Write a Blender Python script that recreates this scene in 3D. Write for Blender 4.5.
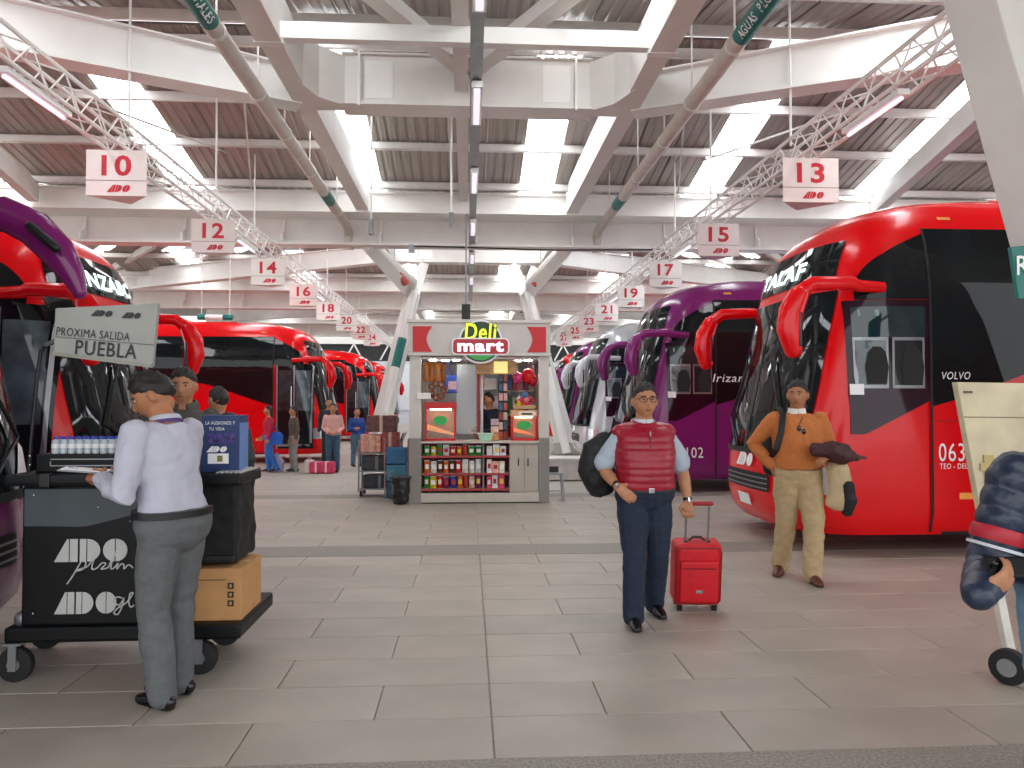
import bpy, bmesh, math, random
from mathutils import Vector, Matrix, Euler, noise
random.seed(7)
for o in list(bpy.data.objects): bpy.data.objects.remove(o)
SC = bpy.context.scene
COL = SC.collection
PI = math.pi
def V(*a): return Vector(a)

# ------------------------------------------------------------ camera
CAMH, FPX = 1.58, 750.0
cam_d = bpy.data.cameras.new('camera'); cam = bpy.data.objects.new('camera', cam_d); COL.objects.link(cam)
cam_d.sensor_width = 36; cam_d.lens = FPX/1024*36; cam_d.clip_end = 300; cam_d.clip_start = 0.05
cam.location = (0, 0, CAMH)
cam.rotation_euler = (math.radians(90+1.375), 0, math.radians(-3.36))
SC.camera = cam
CR = cam.rotation_euler.to_matrix()
def ray(px, py): return CR @ Vector(((px-512)/FPX, (384-py)/FPX, -1))
def P(px, py, Y):
    r = ray(px, py); return Vector((0, 0, CAMH)) + r*(Y/r.y)
def G(px, py, z=0.0):
    r = ray(px, py); return Vector((0, 0, CAMH)) + r*((z-CAMH)/r.z)

# ------------------------------------------------------------ world, exposure
w = bpy.data.worlds.new('overcast_sky'); SC.world = w; w.use_nodes = True
bg = w.node_tree.nodes['Background']; bg.inputs[0].default_value = (0.96, 0.98, 1.0, 1); bg.inputs[1].default_value = 1.5
SC.view_settings.view_transform = 'Standard'; SC.view_settings.look = 'None'
SC.view_settings.gamma = 1.0; SC.view_settings.use_curve_mapping = False
SC.view_settings.exposure = 0.70
SKYLIGHT_STRENGTH = 7.0

# ------------------------------------------------------------ materials
def lin(h):
    h = h.lstrip('#'); c = [int(h[i:i+2], 16)/255 for i in (0, 2, 4)]
    return [x/12.92 if x <= .04045 else ((x+.055)/1.055)**2.4 for x in c]
MC = {}
def pm(h, rough=.5, metal=0.0, var=.12, scale=6.0, bump=0.0, bscale=60.0, coat=0.0, rnd=0.0, spec=.5, stretch=None, alpha=1.0, trans=0.0):
    key = (h, rough, metal, var, scale, bump, bscale, coat, rnd, spec, stretch, alpha, trans)
    if key in MC: return MC[key]
    m = bpy.data.materials.new('m_'+h.strip('#')); m.use_nodes = True; nt = m.node_tree; N = nt.nodes; L = nt.links
    b = N['Principled BSDF']; c = lin(h)
    tc = N.new('ShaderNodeTexCoord'); src = tc.outputs['Object']
    if stretch:
        mp = N.new('ShaderNodeMapping'); mp.inputs['Scale'].default_value = stretch; L.new(src, mp.inputs[0]); src = mp.outputs[0]
    nz = N.new('ShaderNodeTexNoise'); nz.inputs['Scale'].default_value = scale; nz.inputs['Detail'].default_value = 4; L.new(src, nz.inputs['Vector'])
    rp = N.new('ShaderNodeValToRGB'); e = rp.color_ramp.elements
    e[0].position = .3; e[1].position = .7
    e[0].color = [max(0, x*(1-var)) for x in c]+[1]; e[1].color = [min(1, x*(1+var)) for x in c]+[1]
    L.new(nz.outputs['Fac'], rp.inputs[0]); out = rp.outputs[0]
    if rnd:
        oi = N.new('ShaderNodeObjectInfo'); hs = N.new('ShaderNodeHueSaturation')
        mr = N.new('ShaderNodeMapRange'); mr.inputs['To Min'].default_value = 1-rnd; mr.inputs['To Max'].default_value = 1+rnd
        L.new(oi.outputs['Random'], mr.inputs['Value']); L.new(mr.outputs[0], hs.inputs['Value']); L.new(out, hs.inputs['Color']); out = hs.outputs[0]
    L.new(out, b.inputs['Base Color'])
    b.inputs['Roughness'].default_value = rough; b.inputs['Metallic'].default_value = metal
    b.inputs['Coat Weight'].default_value = coat; b.inputs['Coat Roughness'].default_value = .04
    b.inputs['Specular IOR Level'].default_value = spec
    if trans: b.inputs['Transmission Weight'].default_value = trans
    if alpha < 1: b.inputs['Alpha'].default_value = alpha
    if bump:
        n2 = N.new('ShaderNodeTexNoise'); n2.inputs['Scale'].default_value = bscale; n2.inputs['Detail'].default_value = 3; L.new(src, n2.inputs['Vector'])
        bp = N.new('ShaderNodeBump'); bp.inputs['Strength'].default_value = bump; bp.inputs['Distance'].default_value = .01
        L.new(n2.outputs['Fac'], bp.inputs['Height']); L.new(bp.outputs[0], b.inputs['Normal'])
    MC[key] = m; return m
def emit(h, s):
    key = ('e', h, s)
    if key in MC: return MC[key]
    m = bpy.data.materials.new('glow_'+h.strip('#')); m.use_nodes = True; nt = m.node_tree
    b = nt.nodes['Principled BSDF']; b.inputs['Base Color'].default_value = lin(h)+[1]
    b.inputs['Emission Color'].default_value = lin(h)+[1]; b.inputs['Emission Strength'].default_value = s; b.inputs['Roughness'].default_value = .4
    MC[key] = m; return m
def clear_glass(h, rough=.02, alpha=.25):
    key = ('g', h, rough, alpha)
    if key in MC: return MC[key]
    m = bpy.data.materials.new('glass_'+h.strip('#')); m.use_nodes = True; nt = m.node_tree; N = nt.nodes; L = nt.links
    b = N['Principled BSDF']; b.inputs['Base Color'].default_value = lin(h)+[1]; b.inputs['Roughness'].default_value = rough
    b.inputs['Alpha'].default_value = alpha
    MC[key] = m; return m
WHITE = pm('#dcd8d3', .5, var=.05, scale=2)
WHITE2 = pm('#e8e6e2', .45, var=.04, scale=2)
STEELW = pm('#d9d5d0', .45, var=.06, scale=3)
DECK = pm('#a39a93', .45, metal=.2, var=.16, scale=4, rnd=.10, stretch=(6, .6, 1))
RED = pm('#e20510', .22, var=.03, coat=.2, spec=.3)
PURPLE = pm('#7a2168', .2, var=.03, coat=.2, spec=.35)
SILVERP = pm('#c9ccd0', .2, metal=.2, var=.04, coat=.5)
BLACKG = pm('#0b0d10', .035, var=.3, spec=.6)
BLACKP = pm('#101214', .45, var=.2)
RUBBER = pm('#17171a', .75, var=.2)
GREYM = pm('#8d8f92', .35, metal=.7, var=.1)
CHROME = pm('#c4c6c8', .18, metal=.95, var=.05)
TXTW = pm('#f2f2f2', .4, var=.02)
TXTR = pm('#c4122c', .4, var=.03)
TXTK = pm('#16171a', .5, var=.03)
TEAL = pm('#0b7068', .4, var=.08)
SKIN = pm('#b37e5e', .5, var=.08, scale=14, spec=.35)
SKIN2 = pm('#a5704f', .5, var=.08, scale=14, spec=.35)
HAIR = pm('#17120f', .5, var=.4, scale=60, bump=.5, bscale=160)

# ------------------------------------------------------------ mesh helpers
class MB:
    def __init__(s): s.v = []; s.f = []
    def add(s, vs, fs, M=None):
        k = len(s.v)
        for q in vs: s.v.append((M @ Vector(q)) if M is not None else Vector(q))
        for q in fs: s.f.append([k+i for i in q])
        return s
    def merge(s, o, M=None): return s.add(o.v, o.f, M)
    def box(s, c, d, rot=None):
        x, y, z = d[0]/2, d[1]/2, d[2]/2
        vs = [(i*x, j*y, k*z) for i in (-1, 1) for j in (-1, 1) for k in (-1, 1)]
        M = Matrix.Translation(c)
        if rot is not None: M = M @ (rot.to_4x4() if isinstance(rot, Matrix) else Euler(rot).to_matrix().to_4x4())
        return s.add(vs, [(0,1,3,2),(4,6,7,5),(0,4,5,1),(2,3,7,6),(0,2,6,4),(1,5,7,3)], M)
    def bx(s, x0, x1, y0, y1, z0, z1): return s.box(((x0+x1)/2, (y0+y1)/2, (z0+z1)/2), (x1-x0, y1-y0, z1-z0))
    def bar(s, a, b, w, h=None, up=(0, 0, 1)):
        a = Vector(a); b = Vector(b); d = b-a; h = h or w; z = d.normalized(); u = Vector(up)
        if abs(z.dot(u)) > .98: u = Vector((1, 0, 0))
        x = u.cross(z).normalized(); y = z.cross(x)
        R = Matrix((x, y, z)).transposed()
        return s.box((a+b)/2, (w, h, d.length), R)
    def tube(s, pts, rad, n=8, cap=True, ref=None):
        pts = [Vector(p) for p in pts]; m = len(pts)
        if not isinstance(rad, (list,)): rad = [rad]*m
        k = len(s.v); prev = None
        for i, p in enumerate(pts):
            t = (pts[min(i+1, m-1)]-pts[max(i-1, 0)])
            t = t.normalized() if t.length > 1e-9 else Vector((0, 0, 1))
            if ref is not None:
                x = Vector(ref) - t*t.dot(Vector(ref)); x.normalize()
            elif prev is None:
                u = Vector((0, 0, 1)) if abs(t.z) < .9 else Vector((1, 0, 0)); x = u.cross(t).normalized()
            else:
                x = prev - t*t.dot(prev); x.normalize()
            prev = x; y = t.cross(x); r = rad[i]
            rx, ry = r if isinstance(r, tuple) else (r, r)
            for j in range(n):
                a = 2*PI*j/n; s.v.append(p + x*(rx*math.cos(a)) + y*(ry*math.sin(a)))
        for i in range(m-1):
            for j in range(n):
                j2 = (j+1) % n; s.f.append([k+i*n+j, k+i*n+j2, k+(i+1)*n+j2, k+(i+1)*n+j])
        if cap:
            s.f.append([k+j for j in reversed(range(n))]); s.f.append([k+(m-1)*n+j for j in range(n)])
        return s
    def cap_tube(s, pts, rad, n=12, ref=None):
        pts = [Vector(p) for p in pts]; rr = list(rad) if isinstance(rad, list) else [rad]*len(pts)
        def sc(r, f): return (r[0]*f, r[1]*f) if isinstance(r, tuple) else r*f
        def mx(r): return min(r) if isinstance(r, tuple) else r
        d0 = (pts[0]-pts[1]).normalized(); d1 = (pts[-1]-pts[-2]).normalized()
        A = [pts[0]+d0*mx(rr[0])*q for q in (.95, .75, .4)]; B = [pts[-1]+d1*mx(rr[-1])*q for q in (.4, .75, .95)]
        return s.tube(A+pts+B, [sc(rr[0], q) for q in (.25, .65, .92)]+rr+[sc(rr[-1], q) for q in (.92, .65, .25)], n, True, ref)
    def cyl(s, a, b, r, n=14): return s.tube([a, b], r, n)
    def lathe(s, prof, n=16, M=None):
        vs = []; fs = []; m = len(prof)
        for r, z in prof:
            for j in range(n): a = 2*PI*j/n; vs.append((r*math.cos(a), r*math.sin(a), z))
        for i in range(m-1):
            for j in range(n): fs.append((i*n+j, i*n+(j+1) % n, (i+1)*n+(j+1) % n, (i+1)*n+j))
        fs.append(list(reversed(range(n)))); fs.append([(m-1)*n+j for j in range(n)])
        return s.add(vs, fs, M)
    def prism(s, poly, o, u, v, w):
        o = Vector(o); u = Vector(u); v = Vector(v); w = Vector(w); n = len(poly)
        vs = [o+u*a+v*b for a, b in poly]; vs += [q+w for q in vs]
        fs = [list(reversed(range(n))), [n+i for i in range(n)]]+[[i, (i+1) % n, n+(i+1) % n, n+i] for i in range(n)]
        if u.cross(v).dot(w) < 0: fs = [list(reversed(q)) for q in fs]
        return s.add(vs, fs)
    def sph(s, c, r, nu=16, nv=10, M=None, fn=None):
        r = r if isinstance(r, (tuple, list)) else (r, r, r); vs = []; fs = []
        for i in range(nv+1):
            th = PI*i/nv
            for j in range(nu):
                a = 2*PI*j/nu; d = Vector((math.sin(th)*math.cos(a), math.sin(th)*math.sin(a), math.cos(th)))
                q = Vector((d.x*r[0], d.y*r[1], d.z*r[2]))
                if fn: q = fn(q, d)
                vs.append(q)
        for i in range(nv):
            for j in range(nu): fs.append((i*nu+j, (i+1)*nu+j, (i+1)*nu+(j+1) % nu, i*nu+(j+1) % nu))
        T = Matrix.Translation(c) @ (M.to_4x4() if M is not None else Matrix())
        return s.add(vs, fs, T)
    def grid(s, fn, nu, nv, flip=False):
        k = len(s.v)
        for i in range(nu+1):
            for j in range(nv+1): s.v.append(Vector(fn(i/nu, j/nv)))
        for i in range(nu):
            for j in range(nv):
                q = [k+i*(nv+1)+j, k+(i+1)*(nv+1)+j, k+(i+1)*(nv+1)+j+1, k+i*(nv+1)+j+1]
                s.f.append(q[::-1] if flip else q)
        return s
def mesh_of(name, mb, smooth=None, bevel=0, seg=2, weld=False):
    me = bpy.data.meshes.new(name); me.from_pydata([tuple(q) for q in mb.v], [], mb.f); me.validate()
    if bevel or weld:
        bm = bmesh.new(); bm.from_mesh(me)
        bmesh.ops.remove_doubles(bm, verts=bm.verts, dist=1e-5)
        if bevel:
            es = [e for e in bm.edges if len(e.link_faces) == 2 and e.calc_face_angle(0) > .5]
            bmesh.ops.bevel(bm, geom=es, offset=bevel, segments=seg, profile=.6, affect='EDGES', clamp_overlap=True)
        bmesh.ops.recalc_face_normals(bm, faces=bm.faces); bm.to_mesh(me); bm.free()
    if smooth is not None:
        for p in me.polygons: p.use_smooth = True
        try: me.set_sharp_from_angle(angle=math.radians(smooth))
        except Exception: pass
    return me
def link(name, me, m=None, parent=None):
    o = bpy.data.objects.new(name, me); COL.objects.link(o)
    if m is not None:
        if len(me.materials) == 0: me.materials.append(m)
    if parent is not None: o.parent = parent
    return o
def obj(name, mb, m, parent=None, smooth=None, bevel=0, seg=2, world=False, weld=False):
    if isinstance(mb, bpy.types.Mesh):
        if world and parent is not None: mb.transform(wmat(parent).inverted())
        return link(name, mb, m, parent)
    if world and parent is not None:
        Wm = wmat(parent).inverted(); mb.v = [Wm @ q for q in mb.v]
    return link(name, mesh_of(name, mb, smooth, bevel, seg, weld), m, parent)
def wmat(o):
    M = Matrix.LocRotScale(o.location, o.rotation_euler, o.scale)
    return wmat(o.parent) @ M if o.parent else M
def tag(o, label, cat, group=None, kind=None):
    if label: o['label'] = label
    if cat: o['category'] = cat
    if group: o['group'] = group
    if kind: o['kind'] = kind
    return o
def thing(name, label, cat, loc=(0, 0, 0), rz=0.0, group=None, kind=None):
    o = bpy.data.objects.new(name, None); COL.objects.link(o); o.empty_display_size = .1
    o.location = loc; o.rotation_euler = (0, 0, rz); return tag(o, label, cat, group, kind)
def inst(name, me, parent=None, loc=(0, 0, 0), rot=(0, 0, 0)):
    o = bpy.data.objects.new(name, me); COL.objects.link(o); o.parent = parent; o.location = loc; o.rotation_euler = rot; return o
NUMW = {10: 'ten', 12: 'twelve', 14: 'fourteen', 16: 'sixteen', 18: 'eighteen', 20: 'twenty', 22: 'twenty-two', 24: 'twenty-four', 13: 'thirteen', 15: 'fifteen', 17: 'seventeen', 19: 'nineteen', 21: 'twenty-one', 23: 'twenty-three', 25: 'twenty-five', 27: 'twenty-seven'}
ORD = ['first', 'second', 'third', 'fourth', 'fifth', 'sixth', 'seventh', 'eighth', 'ninth', 'tenth', 'eleventh', 'twelfth', 'thirteenth', 'fourteenth', 'fifteenth', 'sixteenth', 'seventeenth', 'eighteenth', 'nineteenth', 'twentieth']

def remesh(mb, vox, smooth=4, crease=0.0, cfreq=9.0, name='body', cstretch=(1, 1, 1)):
    me = mesh_of('tmp', mb, weld=False); o = link('tmp', me)
    r = o.modifiers.new('r', 'REMESH'); r.mode = 'VOXEL'; r.voxel_size = vox
    if smooth: sm = o.modifiers.new('s', 'SMOOTH'); sm.factor = .5; sm.iterations = smooth
    dg = bpy.context.evaluated_depsgraph_get(); m2 = bpy.data.meshes.new_from_object(o.evaluated_get(dg))
    bpy.data.objects.remove(o); bpy.data.meshes.remove(me); m2.name = name
    if crease:
        nr = [v.normal.copy() for v in m2.vertices]
        for v, n in zip(m2.vertices, nr):
            p = Vector((v.co.x*cstretch[0], v.co.y*cstretch[1], v.co.z*cstretch[2]))
            q = noise.noise(p*cfreq)+.5*noise.noise(p*cfreq*2.3+Vector((3, 1, 2)))
            v.co += n*(crease*(q))
    for p in m2.polygons: p.use_smooth = True
    return m2

# ------------------------------------------------------------ writing
def text_mb(s, bold=0.0, shear=0.0, res=3):
    cu = bpy.data.curves.new('t', 'FONT'); cu.body = s; cu.resolution_u = res; cu.offset = bold; cu.shear = shear; cu.size = 1
    cu.space_character = 1.1; cu.fill_mode = 'BOTH'; cu.extrude = 0.0
    o = bpy.data.objects.new('t', cu); me = o.to_mesh(); mb = MB()
    mb.v = [v.co.copy() for v in me.vertices]; mb.f = [list(p.vertices) for p in me.polygons]
    o.to_mesh_clear(); bpy.data.objects.remove(o); bpy.data.curves.remove(cu); return mb
def fit(mb, o, u, v, w, h=None, lift=.002, nrm=None):
    """centre a flat x/y mesh on o, width w along u, height h along v"""
    xs = [q.x for q in mb.v]; ys = [q.y for q in mb.v]; x0, x1, y0, y1 = min(xs), max(xs), min(ys), max(ys)
    sx = w/(x1-x0); sy = (h/(y1-y0)) if h else sx
    u = Vector(u).normalized(); v = Vector(v).normalized(); n = u.cross(v)
    r = MB(); r.f = mb.f; r.v = [Vector(o)+u*((q.x-(x0+x1)/2)*sx)+v*((q.y-(y0+y1)/2)*sy)+n*lift for q in mb.v]
    return r
def ado_mb(shear=.0):
    b = MB(); Z = Vector((0, 0, 0))
    def poly(p):
        b.add([(x+shear*y, y, 0) for x, y in p], [list(range(len(p)))])
    poly([(0, 0), (.62, 0), (.62, 1), (.54, 1)]); poly([(.66, 0), (1.0, 0), (1.0, 1), (.66, 1)])
    poly([(1.08, 0), (1.36, 0), (1.36, 1), (1.08, 1)])
    arc = lambda cx, s, r: [(cx+s*r*math.cos(a), .5+.5*math.sin(a)) for a in [(-PI/2+PI*i/10) for i in range(11)]]
    poly(arc(1.40, 1, .55)); p = arc(2.56, -1, .5); poly(p[::-1]); poly(arc(2.60, 1, .5))
    return b
# ============================================================ floor
def floor_material():
    m = bpy.data.materials.new('paving'); m.use_nodes = True; nt = m.node_tree; N = nt.nodes; L = nt.links; b = N['Principled BSDF']
    tc = N.new('ShaderNodeTexCoord'); br = N.new('ShaderNodeTexBrick'); L.new(tc.outputs['Object'], br.inputs['Vector'])
    br.inputs['Scale'].default_value = 1; br.inputs['Brick Width'].default_value = 1.17; br.inputs['Row Height'].default_value = .445
    br.inputs['Mortar Size'].default_value = .006; br.inputs['Bias'].default_value = 0
    br.inputs['Color1'].default_value = lin('#aea79d')+[1]; br.inputs['Color2'].default_value = lin('#a39c92')+[1]; br.inputs['Mortar'].default_value = lin('#6f6a63')+[1]
    L.new(br.outputs['Color'], b.inputs['Base Color']); b.inputs['Roughness'].default_value = .5
    return m
YB = [(3.0, 3.36), (7.81, 8.36), (12.5, 12.98)]          # darker granite bands across the walkway
floor = obj('floor', MB().bx(-60, 60, -14, 90, -.2, -.012), floor_material()); tag(floor, 'grey stone paved walkway with darker granite bands', None, kind='structure')
TILE = pm('#a8a095', .42, var=.10, scale=2.2, bump=.12, bscale=45, rnd=.07)
GRAN = pm('#8d877e', .6, var=.35, scale=70, bump=.1, bscale=80)
for i, (a, b) in enumerate(YB):
    obj('granite_band', MB().bx(-9, 11, a+.003, b-.003, -.03, .001), GRAN, floor)
X0 = G(495, 764).x
TW = 1.17
full = mesh_of('paving_tile', MB().box((0, 0, -.012), (TW-.007, .445-.007, .024)), bevel=.0025, seg=1); full.materials.append(TILE)
half = mesh_of('paving_tile', MB().box((0, 0, -.012), (TW/2-.007, .445-.007, .024)), bevel=.0025, seg=1); half.materials.append(TILE)
def tile_rows(y0, nrow, rh, xl, xr, par=0):
    for r in range(nrow):
        yc = y0+(r+.5)*rh
        lim_l = -max(2.6, .74*yc+.6); lim_r = max(2.8, .85*yc+.6)
        for s in (-1, 1):
            x = X0; first = (r+par) % 2 == 1; k = 0
            while True:
                wd = TW/2 if (first and k == 0) else TW
                if s < 0 and x < max(xl, lim_l) or s > 0 and x > min(xr, lim_r): break
                o = inst('paving_tile', half if wd < 1 else full, floor, (x+s*wd/2, yc, random.uniform(-.0006, .0006)))
                o.scale.y = rh/.445
                x += s*wd; k += 1
tile_rows(3.36, 10, .445, -5.6, 7.6)
tile_rows(8.36, 9, .46, -4.4, 4.6, 1)

# ============================================================ roof
ceil = thing('ceiling', 'white painted steel roof with grey corrugated panels and skylights', None, kind='structure')
RIDGE = [(12.95, 8.12), (25.6, 8.12), (38.6, 8.12)]; VAL = [6.2, 18.72, 32.0, 45.3]; VZ = 6.86
PW = .85
def deckz(y):
    tab = [(3, 7.0), (6.3, 6.88), (12.73, 8.12), (13.17, 8.12), (18.62, 6.88), (18.82, 6.88), (25.38, 8.12), (25.82, 8.12), (31.9, 6.88), (32.1, 6.88), (38.38, 8.12), (38.82, 8.12), (45.2, 6.88), (60, 7)]
    for (a, za), (b, zb) in zip(tab, tab[1:]):
        if a <= y <= b: return za+(zb-za)*(y-a)/(b-a)-.01
    return 7.0
def ribbed():
    b = MB(); prof = []
    n = 4; pitch = PW/n
    for i in range(n):
        x = -PW/2+i*pitch
        prof += [(x+.012, 0), (x+pitch*.62, 0), (x+pitch*.70, .024), (x+pitch*.93, .024)]
    prof.append((PW/2-.012, 0))
    k = len(prof)
    b.add([(x, 0, z) for x, z in prof]+[(x, 1, z) for x, z in prof], [(i, i+1, k+i+1, k+i) for i in range(k-1)])
    b.add([(-PW/2-.01, 0, .055), (PW/2+.01, 0, .055), (PW/2+.01, 1, .055), (-PW/2-.01, 1, .055)], [(0, 1, 2, 3)])
    return b
panel_me = mesh_of('roof_panel', ribbed()); panel_me.materials.append(DECK)
sky_b = MB(); sky_b.box((0, .5, .02), (PW-.02, 1, .01))
sky_me = mesh_of('skylight', sky_b); sky_me.materials.append(emit('#f6fbff', SKYLIGHT_STRENGTH))
def slope(ya, za, yb, zb, short=False):
    L_ = math.hypot(yb-ya, zb-za); ang = math.atan2(zb-za, yb-ya)
    for i in range(-18, 16):
        o = inst('skylight' if i % 5 == 0 else 'roof_panel', sky_me if i % 5 == 0 else panel_me, ceil, (1.7+PW*i, ya, za), (ang, 0, 0)); o.scale = (1, L_, 1)
        if short and i % 5 == 0:      # unseen skylights added to light the first girder; they stop short of the ridge
            o.scale = (1, L_*.6, 1); q = inst('roof_panel', panel_me, ceil, (1.7+PW*i, ya+(yb-ya)*.6, za+(zb-za)*.6), (ang, 0, 0)); q.scale = (1, L_*.4, 1)
slopes = []
for k, (ry, rz) in enumerate(RIDGE):
    slopes += [(VAL[k]+.1, VZ+.02, ry-.22, rz), (ry+.22, rz, VAL[k+1]-.1, VZ+.02)]
for n_, q in enumerate(slopes): slope(*q, short=n_ == 0)
back = MB().add([(-14, -4, 7.0), (15, -4, 7.0), (15, 6.3, 7.0), (-14, 6.3, 7.0)], [(3, 2, 1, 0)])  # unseen rear roof sheet, put in over the camera to block sky light
obj('roof_panel', back, DECK, ceil)
purl = mesh_of('purlin', MB().bx(-14.2, 15, -.015, .015, -.17, 0).bx(-14.2, 15, -.015, .07, -.17, -.15).bx(-14.2, 15, -.015, .07, -.02, 0)); purl.materials.append(STEELW)
for (ya, za, yb, zb) in slopes:
    for t in (.035, .33, .62, .93):
        t2 = t if zb < za else 1-t
        inst('purlin', purl, ceil, (0, ya+(yb-ya)*t2, za+(zb-za)*t2-.03))
for ry, rz in RIDGE:       # ridge caps
    obj('ridge_cap', MB().bx(-14.2, 15, ry-.4, ry+.4, rz+.16, rz+.2), pm('#6a655f', .6), ceil)
ZB = 6.3
for s in (-1, 1):          # main longitudinal beams
    b = MB()
    b.bx(s*2.6-.15, s*2.6+.15, 2.5, 18.6, ZB, ZB+.66).bx(s*2.6-.17, s*2.6+.17, 2.5, 9.9, ZB-.03, ZB)
    obj('main_beam', b, WHITE, ceil)
    obj('main_beam', MB().bx(s*2.6-.13, s*2.6+.13, 19.7, 52, ZB, ZB+.6), WHITE, ceil)
    # slanted outer rafters ending on the valley beam
    obj('rafter', MB().bar((s*8.3, 10.8, 6.55), (s*10.4, 18.5, 6.6), .22, .45), WHITE, ceil)
    # splice plates where beam sections meet
    obj('splice_plate', MB().bx(s*2.6-.19, s*2.6+.19, 9.82, 9.94, ZB-.04, ZB+.2), WHITE2, ceil)
def portal(Y, sgn, xo, yo):
    """box girder between the main beams, haunches, and skewed tapering arms"""
    b = MB().bx(-2.45, 2.45, Y-.14, Y+.14, ZB, ZB+.78).bx(-2.0, 2.0, Y-.25, Y+.25, ZB-.03, ZB)
    b.bx(-2.0, 2.0, Y-.22, Y+.22, ZB+.78, ZB+.81)
    g = obj('box_girder', b, WHITE, ceil)
    for s in (-1, 1):
        obj('access_plate', MB().bx(s*1.42-.22 if s < 0 else 1.2, s*1.42+.22 if s < 0 else 1.64, Y-.15, Y-.14, ZB+.1, ZB+.7), WHITE2, g)
        obj('stiffener', MB().bar((s*1.72, Y-.26, ZB-.06), (s*1.72, Y-.26, ZB+.82), .035), WHITE2, g)
        h = MB().prism([(1.8, 0), (2.5, 0), (2.5, sgn*1.0), (2.3, sgn*.45)], (0, Y, ZB-.02), (s, 0, 0), (0, 1, 0), (0, 0, .8))
        obj('haunch', h, WHITE, ceil)
        a = V(s*2.7, Y, 0); e = V(s*xo, yo, 0); d = (e-a).normalized(); nrm = V(-d.y, d.x, 0)
        b = MB()
        for w, z0a, z1a, z0b, z1b in ((.08, ZB+.02, ZB+.55, ZB+.02, ZB+.78), (.2, ZB-.02, ZB+.02, ZB-.02, ZB+.02), (.2, ZB+.55, ZB+.58, ZB+.78, ZB+.81)):
            vs = []
            for pt, z0, z1 in ((a, z0a, z1a), (e, z0b, z1b)):
                for q, z in ((-w, z0), (w, z0), (w, z1), (-w, z1)): vs.append((pt.x+nrm.x*q, pt.y+nrm.y*q, z))
            b.add(vs, [(0, 1, 2, 3), (7, 6, 5, 4), (0, 4, 5, 1), (1, 5, 6, 2), (2, 6, 7, 3), (3, 7, 4, 0)])
        obj('skewed_arm', b, WHITE2, ceil)
portal(12.05, -1, 10.5, 8.4)
portal(25.4, 1, 15.5, 33.0)
portal(38.4, 1, 15.5, 45.5)
for Yv in (18.72, 32.0, 45.3):
    b = MB().bx(-14.2, 15, Yv-.16, Yv-.12, ZB, ZB+.46).bx(-14.2, 15, Yv-.2, Yv+.14, ZB+.42, ZB+.47).bx(-14.2, 15, Yv-.2, Yv+.9, ZB-.05, ZB)
    obj('valley_beam', b, WHITE2, ceil)
    lb = MB().bx(-14.2, 15, Yv+.62, Yv+.68, 5.62, ZB-.05).bx(-14.2, 15, Yv+.36, Yv+.86, 5.56, 5.62)
    g = obj('gutter_beam', lb, WHITE, ceil)
    for i in range(-5, 6):
        x = i*2.45+.2
        obj('bracket', MB().prism([(0, 0), (.32, 0), (.32, .18), (.12, .3), (.06, .62), (0, .62)], (x, Yv+.62, 5.62), (0, -1, 0), (0, 0, 1), (.05, 0, 0)), WHITE2, g)
# strut and diagonal braces in front of the first girder
obj('strut', MB().bx(-2.45, 2.45, 9.8, 9.95, ZB+.02, ZB+.24), WHITE2, ceil)
for s in (-1, 1):
    obj('diagonal_brace', MB().bar((s*.05, 11.9, 6.9), (s*2.55, 7.3, 6.9), .26, .2), WHITE, ceil)
obj('centre_beam', MB().bx(-.22, 0.0, 3, 18.5, 6.55, 6.85), WHITE, ceil)
for s in (-1, 1):   # tie rods and bracing wires in the roof plane
    for x, y0, y1 in ((3.9, 13.0, 18.6), (5.1, 18.6, 13.2)):
        obj('tie_rod', MB().bar((s*x, y0, 7.4), (s*(x+1.4), y1, 6.75), .035), STEELW, ceil)
# outer roof beyond the second girder: flat panels with skewed skylight strips
for s in (-1, 1):
    obj('outer_roof', MB().prism([(3.6, 25.9), (30, 25.9), (30, 52), (3.6, 52)], (0, 0, 7.42), (s, 0, 0), (0, 1, 0), (0, 0, .05)), pm('#8f867d', .5, var=.25, scale=3, stretch=(5, 5, 1)), ceil)
    d = V(s*.60, .80, 0)
    for k in range(4):
        a = V(s*(7.6+2.5*k), 27.6, 7.40)
        obj('skylight_strip', MB().bar(a, a+d*9.0, .42, .03), emit('#f6fbff', 3.0), ceil)
        obj('rafter', MB().bar(a+V(s*1.2, 0, -.15), a+V(s*1.2, 0, -.15)+d*9, .16, .25), WHITE, ceil)
    obj('outer_roof', MB().prism([(14.5, 3), (30, 3), (30, 25.9), (14.5, 25.9)], (0, 0, 7.42), (s, 0, 0), (0, 1, 0), (0, 0, .05)), DECK, ceil)

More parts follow.
